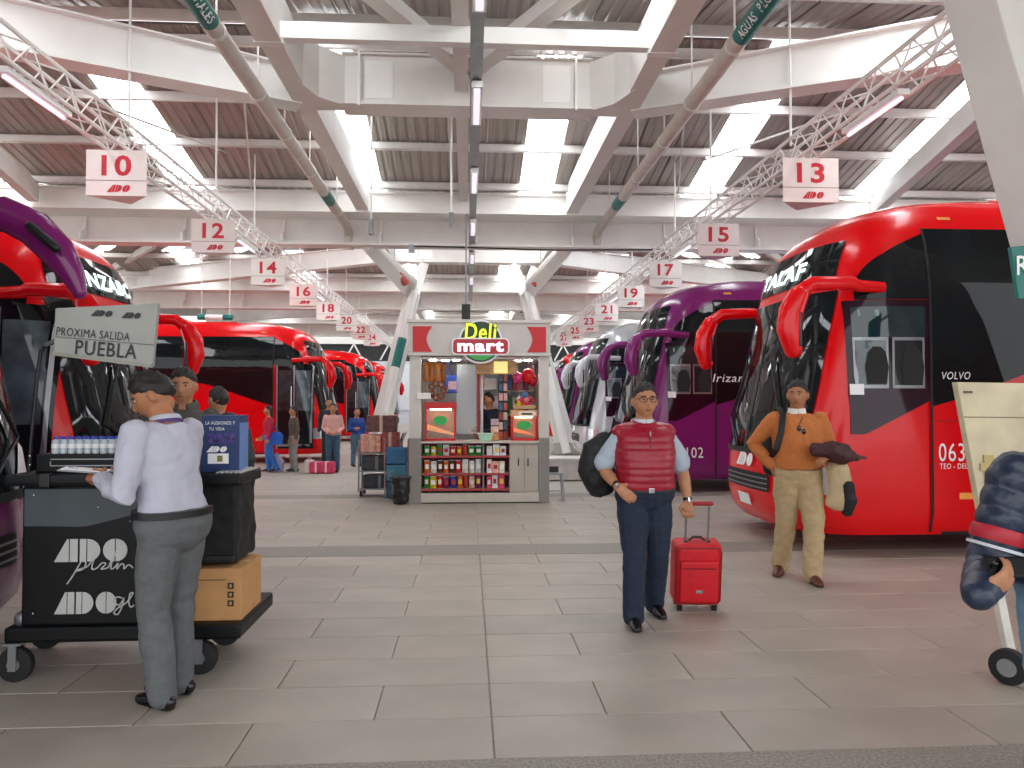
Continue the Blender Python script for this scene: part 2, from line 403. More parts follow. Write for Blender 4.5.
# ============================================================ columns
def leg(name, base, top, w0, w1, label):
    b = MB(); base = V(*base); top = V(*top)
    vs = []
    for p, w in ((base, w0), (top, w1)):
        for i, j in ((-1, -1), (1, -1), (1, 1), (-1, 1)): vs.append((p.x+i*w/2, p.y+j*w*.35, p.z))
    b.add(vs, [(3, 2, 1, 0), (4, 5, 6, 7), (0, 1, 5, 4), (1, 2, 6, 5), (2, 3, 7, 6), (3, 0, 4, 7)])
    t = thing(name, label, 'column', base, kind='structure'); t['category'] = 'column'
    obj('shaft', b, WHITE, t, bevel=.02, world=True); return t
for s, side in ((-1, 'left'), (1, 'right')):
    base = (s*2.95+.12, 23.0, 0); top = (s*1.85+.06, 24.2, 5.0)
    t = leg('slanted_column', base, top, .62, .46, f'slanted white steel column leg rising behind the snack kiosk on its {side} side')
    nd = V(*top)
    for q in ((s*2.62, 19.4, 5.62), (s*1.5, 25.4, 6.3), (s*2.6, 29.5, 6.3)):
        obj('branch', MB().tube([nd, q], [.24, .2], 4), WHITE, t, world=True)
    obj('footing', MB().bx(base[0]-.5, base[0]+.5, 22.5, 23.5, 0, .35), pm('#b5b1aa', .8, bump=.3), t, world=True, bevel=.02)
    # rain pipe beside the leg
    pb = thing('rain_pipe', f'white rain pipe with teal band strapped along the {side} column behind the kiosk', 'pipe', (s*2.75+.1, 22.3, 0))
    A = V(s*2.85+.1, 22.3, .05); B = V(s*1.78+.1, 23.3, 5.0); C = V(s*2.75, 19.9, 5.95)
    obj('pipe', MB().tube([A, B, B+V(0, -.3, .25), C], .13, 12), WHITE2, pb, 40, world=True)
    obj('teal_band', MB().tube([A.lerp(B, .52), A.lerp(B, .70)], .137, 12), TEAL, pb, 40, world=True)
    obj('red_band', MB().tube([C.lerp(B, .62), C.lerp(B, .8)], .134, 12), pm('#c2584e', .5), pb, 40, world=True)
t = leg('slanted_column', (6.25, 6.25, 0), (4.32, 6.1, 6.28), .95, .8, 'big slanted white steel column at the upper right corner beside the red bus')

# ============================================================ back wall far away
wb = thing('wall_back', 'pale far end wall of the bus hall below a dark truss band', None, (0, 56, 0), kind='structure')
obj('lower_wall', MB().bx(-40, 40, 56, 56.3, 0, 4.6), pm('#cfd6dc', .6, var=.1, scale=.4), wb, world=True)
obj('upper_wall', MB().bx(-40, 40, 56.3, 56.5, 5.9, 8.5), WHITE2, wb, world=True)
obj('dark_band', MB().bx(-40, 40, 56.5, 56.6, 4.6, 5.9), pm('#2b2c2e', .7), wb, world=True)
for i in range(-14, 15):
    obj('truss_web', MB().bar((i*1.3, 56.1, 4.7), (i*1.3+(.65 if i % 2 else -.65), 56.1, 5.9), .1), WHITE2, wb, world=True)
for i in range(-8, 9):
    obj('bright_panel', MB().bx(i*2.4-1.0, i*2.4+1.0, 55.9, 55.98, 1.0, 4.3), pm(['#e7eef4', '#dfe4ea', '#b9cbdc'][i % 3], .3, var=.05), wb, world=True)
obj('poster', MB().bx(-6.4, -5.2, 55.8, 55.88, 1.2, 3.4), pm('#b56bc4', .5), wb, world=True)

# ============================================================ lattice trusses, signs, pipes
XT = 4.83; ZT0, ZT1 = 5.06, 5.42
for s, side in ((-1, 'left'), (1, 'right')):
    x = s*XT; t = thing('lattice_truss', f'white aluminium lattice truss hanging over the {side} row of buses', 'truss', (x, 5, ZT0))
    Y0, Y1 = 5.2, 47.0
    for dx in (-.14, .14):
        for z in (ZT0, ZT1):
            obj('chord', MB().tube([(x+dx, Y0, z), (x+dx, Y1, z)], .026, 6), WHITE2, t, 40, world=True)
    for nm, pa, pb in (('outer_lacing', (-.14, ZT0), (-.14, ZT1)), ('inner_lacing', (.14, ZT0), (.14, ZT1)), ('bottom_lacing', (-.14, ZT0), (.14, ZT0)), ('top_lacing', (-.14, ZT1), (.14, ZT1))):
        b = MB(); y = Y0; k = 0
        while y < Y1-.34:
            a, c = (pa, pb) if k % 2 == 0 else (pb, pa)
            b.tube([(x+a[0], y, a[1]), (x+c[0], y+.34, c[1])], .011, 4, False); y += .34; k += 1
        obj(nm, b, WHITE2, t, world=True)['kind'] = 'stuff'
    y = 7.0; b = None
    for y in (7.2, 10.9, 14.6, 17.2, 21.8, 26, 30, 36, 42):
        obj('hanger', MB().tube([(x, y, ZT1), (x, y, deckz(y))], .018, 6), WHITE2, t, world=True)
    # fluorescent battens under the truss
    for k, y in enumerate((7.9, 15.8, 23.8)):
        f = thing('fluorescent_batten', f'white fluorescent batten under the {side} lattice truss, {ORD[k]} from the camera', 'light', (x-s*.05, y, 4.98), group='battens under the trusses')
        obj('housing', MB().bx(-.07, .07, 0, 1.25, -.02, .05), WHITE2, f, bevel=.01)
        obj('tube_lamp', MB().tube([(0, .04, -.045), (0, 1.2, -.045)], .02, 8), emit('#e9e2f4', .8), f)
        for q in (.15, 1.1): obj('strap', MB().bx(-.01, .01, q-.01, q+.01, .04, .055), WHITE2, f)

def gate_sign(num, s, k):
    Y = (2.69 if s < 0 else 2.63)*3.9+3.9*k; x = s*XT*(.995 if s < 0 else 1.0)
    zc = 4.715; w, h, dp = .81, .63, .46
    side = 'left' if s < 0 else 'right'
    t = thing('gate_sign', f'white hanging sign with the red number {NUMW[num]} over its bay', 'sign', (x, Y, zc-h/2), group='bay number signs')
    b = MB().prism([(-w/2, 0), (w/2, 0), (0, dp)], (0, 0, 0), (1, 0, 0), (0, 1, 0), (0, 0, h))
    obj('board', b, pm('#e9e4df', .45, var=.03), t)
    obj('numeral', fit(text_mb(str(num), .026), (0, 0, h*.66), (1, 0, 0), (0, 0, 1), .40, .29, .004), TXTR, t)
    obj('dividing_line', MB().bx(-w/2, w/2, -.003, -.001, .205, .213), pm('#6b6560', .6), t)
    obj('operator_logo', fit(ado_mb(.35), (0.03, 0, .1), (1, 0, 0), (0, 0, 1), .31, .10, .004), TXTR, t)
    for q in (-.28, .28): obj('hanger', MB().tube([(q, .06, h), (q, .06, h+.03)], .01, 6), GREYM, t)
for k, n in enumerate((10, 12, 14, 16, 18, 20, 22, 24)): gate_sign(n, -1, k)
for k, n in enumerate((13, 15, 17, 19, 21, 23, 25, 27)): gate_sign(n, 1, k)

for s, side in ((-1, 'left'), (1, 'right')):
    x = -3.06 if s < 0 else 3.36; t = thing('drain_pipe', f'grey overhead drain pipe with teal bands along the {side} main beam', 'pipe', (x, 4, 6.05))
    PIPE = pm('#c4bbb2', .45, var=.08, scale=5)
    obj('pipe', MB().tube([(x, 4, 6.12), (x, 19.0, 6.02), (x, 19.35, 5.9), (x, 19.45, 5.5)], .115, 16), PIPE, t, 40, world=True)
    for y0, y1 in ((7.2, 8.95), (16.0, 16.75)):
        bd = obj('teal_band', MB().tube([(x, y0, 6.12-(y0-4)/150), (x, y1, 6.12-(y1-4)/150)], .119, 16), TEAL, t, 40, world=True)
        if y0 < 8:   # lettering printed on the band, readable from the walkway
            for word, o0, wl in (('AGUAS', 0.0, .5), ('PLUVIALES', .62, .83)):
                tx = text_mb(word, .01); xs = [q.x for q in tx.v]; x_0 = min(xs); sc = wl/(max(xs)-x_0)
                b = MB(); b.f = tx.f
                for q in tx.v:
                    along = o0+(q.x-x_0)*sc; up = (q.y-.35)*.105/.7
                    a = math.radians(316 if s < 0 else 222)+up/.12*(1 if s < 0 else -1)
                    yy = y0+.15+along if s < 0 else y1-.15-along
                    b.v.append(V(x+.128*math.cos(a), yy, 6.12-(yy-4)/150+.128*math.sin(a)))
                obj('lettering', b, TXTW, t, world=True)
    for y in (9.2, 11.0, 12.6, 14.6, 17.6):
        zz = 6.12-(y-4)/150
        obj('clamp', MB().tube([(x, y-.03, zz), (x, y+.03, zz)], .124, 12), STEELW, t, world=True)
        obj('hanger', MB().tube([(x+s*.0, y, zz+.1), (x, y, deckz(y))], .014, 6), STEELW, t, world=True)

# centre line conduit with lamps
t = thing('cable_conduit', 'grey ceiling conduit with long light fittings running above the walkway', 'conduit', (.1, 5, 5.6))
obj('tray', MB().bx(.05, .17, 5, 30, 5.62, 5.68), GREYM, t, world=True)
obj('side_rail', MB().bx(.02, .05, 5, 30, 5.58, 5.7), GREYM, t, world=True)
for y in (6.2, 9.3, 12.8, 16.4, 20.0, 23.8):
    f = obj('light_fitting', MB().bx(.04, .18, y, y+1.3, 5.52, 5.6), WHITE2, t, world=True)
    obj('diffuser', MB().bx(.07, .15, y+.05, y+1.25, 5.505, 5.52), emit('#e4ddf0', .6), f, world=True)
for y in (6, 9, 12.2, 15.2, 18.5, 22, 25.4): obj('hanger', MB().tube([(.11, y, 5.68), (.11, y, 6.6)], .015, 6), GREYM, t, world=True)
t = thing('drop_pole', 'thin white ceiling pole with small fitting left of the conduit', 'pole', (-.35, 15.5, 5.2))
obj('rod', MB().tube([(-.35, 15.5, 5.45), (-.35, 15.5, 7.57)], .02, 8), WHITE2, t, world=True); obj('fitting', MB().bx(-.4, -.3, 15.45, 15.55, 5.2, 5.5), GREYM, t, world=True)
t = thing('drop_lamp', 'small ceiling spot hanging on a thin rod by the left beam', 'lamp', (-1.93, 15, 4.9))
obj('rod', MB().tube([(-1.93, 15, 5.2), (-1.93, 15, 7.66)], .015, 8), WHITE2, t, world=True); obj('lamp_body', MB().lathe([(.03, 0), (.06, .02), (.06, .3), (.02, .34)], 10, Matrix.Translation((-1.93, 15, 4.9))), GREYM, t, 40, world=True)
b = P(466, 312, 16)
t = thing('ceiling_speaker', 'dark box speaker hanging above the snack kiosk sign', 'speaker', b)
obj('cabinet', MB().bx(-.09, .09, -.1, .1, -.16, .16), BLACKP, t, bevel=.01); obj('rod', MB().tube([(0, 0, .16), (0, 0, 5.6-b.z)], .02, 6), GREYM, t)
# cable with junctions across the second frame
t = thing('ceiling_cable', 'dark cable with junction box strung below the second gutter beam', 'cable', (-2, 19.0, 5.5))
obj('cable', MB().tube([(-1.35, 18.98, 5.52), (0, 18.98, 5.5), (2.2, 18.98, 5.46), (5, 18.98, 5.5)], .02, 6), BLACKP, t, world=True)
obj('junction_box', MB().bx(-1.5, -1.35, 18.9, 19.0, 5.35, 5.55), GREYM, t, world=True)
# track spots on the first girder
for i, px in enumerate((543, 556, 568, 580)):
    q = P(px, 53, 11.7); l = thing('spot_lamp', f'small white spot lamp on the strut, {ORD[i]} of four from the conduit', 'lamp', q, group='spot lamps above the girder')
    obj('shade', MB().lathe([(.04, -.05), (.055, .02), (.02, .07)], 8), WHITE2, l, 40); obj('bulb', MB().sph((0, 0, -.05), .035, 8, 6), emit('#fff6e6', 3), l, 40)

q0, q1 = P(198, 317, 24.0), P(233, 317.5, 24.0)
t = thing('banded_pipe', 'short white pipe with teal ends high above the left coaches', 'pipe', q0)
obj('pipe', MB().tube([q0, q1], .085, 12), WHITE2, t, 40, world=True)
for a_, b_ in ((0, .22), (.72, 1)): obj('teal_band', MB().tube([q0.lerp(q1, a_), q0.lerp(q1, b_)], .09, 12), TEAL, t, 40, world=True)
for a_ in (.1, .9): obj('hanger', MB().tube([q0.lerp(q1, a_), q0.lerp(q1, a_)+V(0, 0, deckz(q0.y)+.005-q0.z)], .014, 6), STEELW, t, world=True)
# ============================================================ buses
def lerp_tab(tab, z):
    if z <= tab[0][0]: return tab[0][1]
    for (a, va), (b, vb) in zip(tab, tab[1:]):
        if z <= b:
            t = (z-a)/(b-a); return va+(vb-va)*t
    return tab[-1][1]
FP = [(.22, -.14), (.32, -.05), (.5, 0), (.8, -.01), (1.0, -.03), (1.3, -.09), (1.6, -.17), (2.1, -.28), (2.6, -.41), (2.9, -.51), (3.1, -.62), (3.25, -.76), (3.38, -1.0), (3.46, -1.28), (3.52, -1.7), (3.555, -2.3), (3.57, -3.0)]
WT = [(.22, 1.20), (.32, 1.25), (.5, 1.27), (2.3, 1.275), (2.6, 1.26), (2.9, 1.215), (3.1, 1.15), (3.25, 1.07), (3.38, .96), (3.46, .85), (3.52, .70), (3.555, .48), (3.57, .2)]
BA, BP = .75, 2.7
XO = .17
class BusShape:
    def __init__(s, H=3.57, L=11.0): s.k = (H-.22)/(3.57-.22); s.L = L; s.H = H
    def zz(s, z): return .22+(z-.22)*s.k
    def W(s, z): return lerp_tab(WT, z)
    def xc(s, z): return lerp_tab(FP, z)-BA
    def xs(s, y, z):
        q = min(1, abs(y)/s.W(z)); return s.xc(z)+BA*(1-q**BP)**(1/BP)
    def ys(s, x, z):
        d = (x-s.xc(z))/BA
        return s.W(z) if d <= 0 else s.W(z)*max(0, 1-d**BP)**(1/BP)
    def side(s, x0, x1, zb, zt, sg, off=.008, nu=16, nv=8):
        """patch on the bus side (sg=+1 driver side): between lower curve zb(x) and upper curve zt(x)"""
        f = lambda c, x: c(x) if callable(c) else c
        def fn(u, v):
            x = x0+(x1-x0)*u; a, b = f(zb, x), f(zt, x); z = a+(b-a)*v; x += XO
            y = s.ys(x, z); e = off if x < s.xc(z)+.5 else off*1.6
            return (x+(off if x > s.xc(z)+.25 else 0), sg*(y+e), s.zz(z))
        return MB().grid(fn, nu, nv, flip=sg > 0)
    def front(s, y0, y1, z0, z1, off=.01, nu=20, nv=8):
        """patch on the bus front; y0,y1 may be functions of z"""
        f = lambda c, z: c(z) if callable(c) else c
        def fn(u, v):
            z = z0+(z1-z0)*v; a, b = f(y0, z), f(y1, z); y = a+(b-a)*u
            return (s.xs(y, z)+off, y*(1+off*.8/1.27), s.zz(z))
        return MB().grid(fn, nu, nv)
    def onside(s, mb, sg, off=.014):
        """wrap flat x/y mesh (x along bus, y height) on the side"""
        r = MB(); r.f = mb.f; r.v = [V(q.x+XO, sg*(s.ys(q.x+XO, q.y)+off), s.zz(q.y)) for q in mb.v]; return r
    def onfront(s, mb, off=.018):
        r = MB(); r.f = mb.f; r.v = [V(s.xs(q.x, q.y)+off, q.x, s.zz(q.y)) for q in mb.v]; return r
def flat(mb, cx, cy, w, h, mirror=False):
    xs = [q.x for q in mb.v]; ys = [q.y for q in mb.v]; x0, x1, y0, y1 = min(xs), max(xs), min(ys), max(ys)
    r = MB(); r.f = mb.f; sg = -1 if mirror else 1
    r.v = [V(cx+sg*((q.x-(x0+x1)/2)/(x1-x0)*w), cy+(q.y-(y0+y1)/2)/(y1-y0)*h, 0) for q in mb.v]; return r
LED = emit('#dff3f0', 1.6)
HEADL = pm('#dfe4e8', .06, metal=.6, var=.05)
GLASS = pm('#11171a', .03, var=.4, scale=1.2, spec=.28)
GLASS_T = pm('#1c3036', .05, var=.3, scale=2, spec=.7)
GLASS_M = pm('#2a1220', .06, var=.2, scale=2, spec=.3)
SEATK = pm('#15171a', .7)
def wheel_thing(parent, x, sg, bs):
    y = sg*1.10
    M = Matrix.Translation((x, y, .5)) @ Euler((-sg*PI/2, 0, 0)).to_matrix().to_4x4()
    tyre = obj('wheel', MB().lathe([(.2, -.12), (.46, -.12), (.5, -.08), (.5, .1), (.47, .14), (.3, .14), (.29, .10)], 24, M), RUBBER, parent, 40)
    obj('rim', MB().lathe([(.28, .08), (.27, .11), (.16, .07), (.10, .10), (.06, .15), (.02, .16)], 16, M), CHROME, tyre, 40)
    arch = MB(); n = 14
    p = [(.66*math.cos(PI*i/n), max(.22, .5+.66*math.sin(PI*i/n))) for i in range(n+1)]; p = [(-.66, .22)]+p[::-1]+[(.66, .22)]
    b = MB().prism([(x+a, c) for a, c in p], (0, sg*1.262, 0), (1, 0, 0), (0, 0, 1), (0, sg*.014, 0))
    obj('wheel_arch', b, RUBBER, parent)
def mirror(bs, parent, sg, mat, zt=2.55, reach=.42, drop=.66, spread=.28):
    """curved horn mirror: arm leaves the pillar, sweeps forward and bends down into the mirror head"""
    zr = bs.zz(zt); x0 = bs.xc(zt)+.25; y0 = sg*(bs.ys(x0, zt)+.01)
    xf = bs.xc(zt)+BA
    pts = [(x0-.1, y0, zr), (x0+.2, y0+sg*.05, zr+.01), (xf-.25, sg*(1.22+spread*.3), zr+.04), (xf+reach*.45, sg*(1.2+spread*.5), zr+.02), (xf+reach*.8, sg*(1.2+spread*.6), zr-.09), (xf+reach, sg*(1.2+spread*.6), zr-.26)]
    hp = [V(*pts[-2]), V(*pts[-1]), V(xf+reach+.02, sg*(1.2+spread*.6), zr-.45), V(xf+reach-.02, sg*(1.2+spread*.6), zr-drop)]
    t = obj('mirror', remesh_light(MB().tube(pts, [(.05, .06), (.05, .065), (.052, .07), (.058, .075), (.07, .09), (.08, .11)], 12)), mat, parent, 60)
    obj('mirror_head', MB().cap_tube(hp, [(.08, .10), (.095, .125), (.10, .13), (.075, .09)], 14), mat, t, 60)
    c = hp[2]
    obj('mirror_glass', MB().box((c.x-.085, c.y, c.z), (.03, .17, .34)), pm('#2b2f33', .05, metal=.8), t, bevel=.01)
def remesh_light(mb): return mb
def bus(name, label, xn, ynear, row, paint, H=3.74, L=11.0, detail=2, display=None, number=None, model=None, opt=()):
    """row=-1: left row, nose to +X, near side is the door side; row=+1: right row, nose to -X, near side is the driver side"""
    bs = BusShape(H, L)
    t = thing(name, label, 'bus', (xn, ynear+1.275, 0), 0 if row < 0 else PI, group='coaches parked at the bays')
    near = -1 if row < 0 else 1
    # shell
    b = MB(); lv = sorted(set([.22, .27, .32, .4, .5, .65, .8, 1.0, 1.3, 1.6, 1.85, 2.1, 2.35, 2.6, 2.75, 2.9, 3.0, 3.1, 3.18, 3.25, 3.32, 3.38, 3.42, 3.46, 3.49, 3.52, 3.54, 3.555, 3.565, 3.57]))
    nph = 30; ring = []
    for z in lv:
        W = bs.W(z); xc = bs.xc(z); r = [(-L, -W), (-L*.66, -W), (-L*.33, -W)]
        for i in range(nph+1):
            ph = -PI/2+PI*i/nph; c = max(0, math.cos(ph)); sn = math.sin(ph)
            r.append((xc+BA*c**(2/BP), W*math.copysign(abs(sn)**(2/BP), sn)))
        r += [(-L*.33, W), (-L*.66, W), (-L, W)]; ring.append([(x, y, bs.zz(z)) for x, y in r])
    n = len(ring[0])
    for r in ring: b.v += [V(*q) for q in r]
    for i in range(len(ring)-1):
        for j in range(n):
            j2 = (j+1) % n; b.f.append([i*n+j, i*n+j2, (i+1)*n+j2, (i+1)*n+j])
    b.f.append(list(range(n))[::-1]); b.f.append([(len(ring)-1)*n+j for j in range(n)])
    obj('body', b, paint, t, 35)
    # windscreen and destination window
    yw = lambda z: .84*bs.W(z); yw0 = lambda z: -.84*bs.W(z)
    sc = obj('windscreen', bs.front(yw0, yw, .98, 2.55, .012, 26, 12), GLASS, t, 60)
    obj('destination_window', bs.front(lambda z: -.80*bs.W(z), lambda z: .80*bs.W(z), 2.66, 3.06, .012, 26, 6), GLASS, t, 60)
    obj('screen_seal', bs.front(lambda z: -.85*bs.W(z), lambda z: .85*bs.W(z), .93, .985, .016, 26, 2), RUBBER, t, 60)
    obj('centre_seam', bs.front(-.012, .012, .98, 2.55, .018, 1, 8), RUBBER, sc)
    if display:
        tx = flat(text_mb(display, .03), 0.0, 2.82, 1.15, .17, mirror=False)
        obj('destination_text', bs.onfront(tx, .03), LED, t)
    # lower front: bumper groove, grille, headlamps, plate, logo
    obj('grille', bs.front(-.62, .62, .56, .74, .012, 16, 3), RUBBER, t)
    for i in range(3): obj('grille_bar', bs.front(-.6, .6, .585+.05*i, .60+.05*i, .02, 14, 1), GREYM, t)
    for s in (-1, 1):
        obj('headlamp', bs.front((lambda z, s=s: s*.78*bs.W(z)) if s > 0 else (lambda z: -.97*bs.W(z)), (lambda z: .97*bs.W(z)) if s > 0 else (lambda z: -.78*bs.W(z)), .60, .86, .014, 8, 4), HEADL, t, 60)
        obj('wiper', MB().tube([V(bs.xs(s*.25, 1.0)+.04, s*.25, bs.zz(1.0)), V(bs.xs(s*.75, 1.3)+.05, s*.75, bs.zz(1.3)), V(bs.xs(s*.35, 1.9)+.05, s*.35, bs.zz(1.9))], .014, 6), BLACKP, t)
    obj('front_logo', bs.onfront(flat(ado_mb(.3), 0, .86, .5, .14), .02), TXTW, t)
    obj('number_plate', bs.front(-.17, .17, .38, .5, .02, 4, 1), TXTW, t)
    # side glazing
    arch = lambda x: 2.50+.64*(min(1, max(0, (-.90-x)/.9))**.45)
    for sg in (-1, 1):
        if sg != near and detail < 3: continue
        lower = lambda x: 1.32 if x > -3.4 else 1.32+.62*min(1, (-3.4-x)/1.6)
        obj('side_window', bs.side(-.90, -1.63, 2.44, arch, sg, .014, 16, 14), GLASS, t, 60)
        for k in range(4):
            xa = -1.65-2.3*k; xb = min(xa-2.26, -L+.3) if False else xa-2.29
            if xb < -L+.2: break
            def bl(x, k=k): 
                base = 1.72-.42*max(0, min(1, (-2.9-x)/-1.3)) if False else 1.98-.55*max(0, min(1, (x+3.4)/1.7))
                return base
            obj('side_window', bs.side(xa, xb, bl, 3.14, sg, .014, 10, 22), GLASS, t, 60)
        if sg == 1:     # driver's window, pointed at its lower edge
            lo = lambda x: 1.17 if x > -.95 else 1.17+.30*(-.95-x)/.65
            obj('driver_window', bs.side(-.80, -1.63, lo, 2.435, sg, .012, 12, 14), GLASS_M, t, 60)
            obj('shade_band', bs.side(-.86, -1.58, 2.08, 2.37, sg, .018, 8, 3), GLASS_T, t, 60)
            for a, c in ((-.86, -1.19), (-1.23, -1.57)):
                fr = obj('slider_frame', bs.side(a, c, 1.60, 2.08, sg, .02, 4, 4), GREYM, t)
                obj('pane', bs.side(a-.025, c+.025, 1.63, 2.05, sg, .024, 4, 4), pm('#5c666c' if a > -1 else '#20262a', .05, var=.2), fr)
                seat = MB(); pl = [(-.10, 1.64), (.10, 1.64), (.12, 1.8), (.09, 1.94), (.04, 1.99), (-.04, 1.99), (-.09, 1.94), (-.12, 1.8)]
                seat.add([(q[0]+(a+c)/2-.04+XO, sg*(bs.ys((a+c)/2, 1.8)+.03), bs.zz(q[1])) for q in pl], [list(range(8))])
                obj('seat_silhouette', seat, SEATK, fr)
            obj('sticker', bs.side(-.82, -.93, 1.54, 1.64, sg, .028, 1, 1), TXTW, t)
            obj('sticker', bs.side(-.92, -1.10, 2.28, 2.34, sg, .02, 1, 1), pm('#8fa39c', .4), t)
        else:           # passenger door with glass leaves
            d = obj('door', bs.side(-.62, -1.58, .36, 2.46, sg, .012, 12, 12), GLASS, t, 60)
            obj('door_post', bs.side(-1.08, -1.12, .36, 2.42, sg, .022, 1, 8), GREYM, d)
            obj('door_post', bs.side(-.66, -.70, .5, 2.42, sg, .022, 1, 8), GREYM, d)
            obj('door_post', bs.side(-1.52, -1.56, .36, 2.42, sg, .022, 1, 8), GREYM, d)
            obj('door_pane', bs.side(-.72, -1.06, 1.3, 2.3, sg, .02, 6, 6), pm('#46565c', .06, var=.6, scale=3), d)
            obj('door_pane', bs.side(-1.14, -1.5, 1.3, 2.3, sg, .02, 6, 6), pm('#2c383d', .06, var=.6, scale=3), d)
            obj('step_edge', bs.side(-.70, -1.52, .42, .47, sg, .02, 2, 1), GREYM, d)
            obj('handrail', MB().tube([bs_pt(bs, -1.16, 1.0, sg), bs_pt(bs, -1.16, 1.9, sg)], .014, 6), CHROME, d)
        # panel joints, marker lamps, gutter line
        for x in (-1.64, -3.9, -6.2): obj('panel_joint', bs.side(x+.014, x-.014, .25, 3.14, sg, .02, 1, 16), RUBBER, t)
        obj('luggage_hatch_edge', bs.side(-1.7, -3.2, 1.288, 1.296, sg, .009, 4, 1), pm('#7a0a10', .4) if paint is RED else RUBBER, t)
        for x, z in ((-1.92, .56), (-5.2, .56)):
            obj('marker_lamp', bs.side(x, x-.15, z, z+.06, sg, .02, 1, 1), pm('#f0a050', .3), t)
        obj('marker_lamp', bs.side(-1.86, -2.0, 3.24, 3.27, sg, .012, 1, 1), pm('#f0a050', .3), t)
        for x in (-2.95, -8.2): wheel_thing(t, x, sg, bs)
        obj('skirt_dark_strip', bs.side(-.5, -L+.1, .22, .25, sg, .004, 8, 1), RUBBER, t)  # thin dark strip along the bottom edge of the skirt
    # number / model lettering on the near side
    if number:
        xx = -1.90; w = .38
        zn = 1.0
        if 'low' in opt: xx = -1.19; w = .44; zn = .66
        tx = flat(text_mb(number, .0), xx, zn, w, .17, mirror=near > 0)
        obj('fleet_number', bs.onside(tx, near), TXTW, t)
        if 'small' in opt:
            obj('fleet_code', bs.onside(flat(text_mb('TEO - DELIN', .0), xx, .87, .36, .05, mirror=near > 0), near), TXTW, t)
    if model:
        tx = flat(text_mb(model, .0, .2), -1.9 if model == 'VOLVO' else -1.98, 1.72 if model == 'VOLVO' else 1.86, .3 if model == 'VOLVO' else .8, .07 if model == 'VOLVO' else .13, mirror=near > 0)
        obj('maker_lettering', bs.onside(tx, near, .022), TXTW, t)
    mm = RED if 'redmirror' in opt else paint
    if 'nomirror' not in opt:
        for sg in (-1, 1): mirror(bs, t, sg, mm)
    # roof air unit
    obj('air_unit', MB().prism([(-1.6, 0), (1.6, 0), (1.35, .13), (-1.35, .13)], (-5.5, -.7, bs.zz(3.55)), (1, 0, 0), (0, 0, 1), (0, 1.4, 0)), paint, t, bevel=.03)
    for sg in (-1, 1): obj('roof_rail', MB().tube([(-2.6, sg*.62, bs.zz(3.535)), (-9, sg*.62, bs.zz(3.535))], .02, 6), paint, t)
    return t, bs
def bs_pt(bs, x, z, sg): return V(x+XO, sg*(bs.ys(x+XO, z)+.05), bs.zz(z))

bus('coach', 'red coach with orange-sweater man walking past its nose, right foreground', 3.25, 7.40, 1, RED, H=3.86, display='TALAF', number='0635', model='VOLVO', opt=('small',))
bus('coach', 'purple coach numbered 3102 parked behind the red coach on the right', 2.86, 12.9, 1, PURPLE, H=3.86, display=None, number='3102', model='Irizar i6', opt=('low',))
bus('coach', 'silver coach with pale front parked next beyond the purple coach', 2.80, 18.5, 1, SILVERP, L=9)
bus('coach', 'purple coach second beyond the silver one in the right row', 2.95, 23.6, 1, PURPLE, L=9)
bus('coach', 'far red coach deep in the right row beyond the kiosk', 3.1, 29.0, 1, RED, L=9)
bus('coach', 'farthest white coach at the end of the right row', 3.2, 34.6, 1, SILVERP, L=9)
bus('coach', 'red coach with a lit destination window behind the snack cart on the left', -3.74, 7.75, -1, RED, display='INZABC')
bus('coach', 'purple coach cropped by the left edge beside the snack cart', -2.80, 3.02, -1, PURPLE, display=None, opt=('nomirror',))
bus('coach', 'red coach with open passenger door behind the waiting travellers', -3.58, 19.8, -1, RED)
bus('coach', 'second red coach beyond the waiting travellers, left row', -3.5, 30.5, -1, RED, L=9)
bus('coach', 'farthest red coach of the left row near the kiosk column', -3.5, 37.0, -1, RED, L=9)

bs0 = BusShape(3.74)
c0 = [o for o in bpy.data.objects if o.get('label', '').startswith('purple coach cropped')][0]
obj('fleet_number', bs0.onfront(flat(text_mb('8213', .0), .93, .62, .26, .12), .02), TXTW, c0)
obj('white_swirl', bs0.front(lambda z: .62+.12*math.sin((z-.75)*5), lambda z: 1.02+.10*math.sin((z-.7)*9), .86, 1.25, .016, 8, 10) if False else bs0.front(lambda z: .70+.2*abs(z-1.08)/.3, lambda z: 1.12-.35*(abs(z-1.08)/.2)**2, .90, 1.26, .02, 8, 10), TXTW, c0)
# long purple horn mirror of the cropped coach, far side of its nose
c0 = [o for o in bpy.data.objects if o.get('label', '').startswith('purple coach cropped')][0]
pts = [V(-4.0, 5.5, 2.80), V(-3.85, 5.75, 2.95), P(4, 214, 5.88), P(34, 228, 5.9), P(58, 252, 5.9), P(73, 276, 5.9), P(80, 293, 5.9)]
hd = obj('mirror', MB().cap_tube(pts, [(.09, .10), (.10, .12), (.11, .135), (.11, .14), (.105, .13), (.08, .09), (.045, .05)], 16), PURPLE, c0, 60, world=True)
q = P(30, 232, 4.3)
obj('mirror_bracket', MB().cap_tube([P(30, 226, 5.74), P(56, 248, 5.74)], .035, 10), BLACKP, hd, 60, world=True)
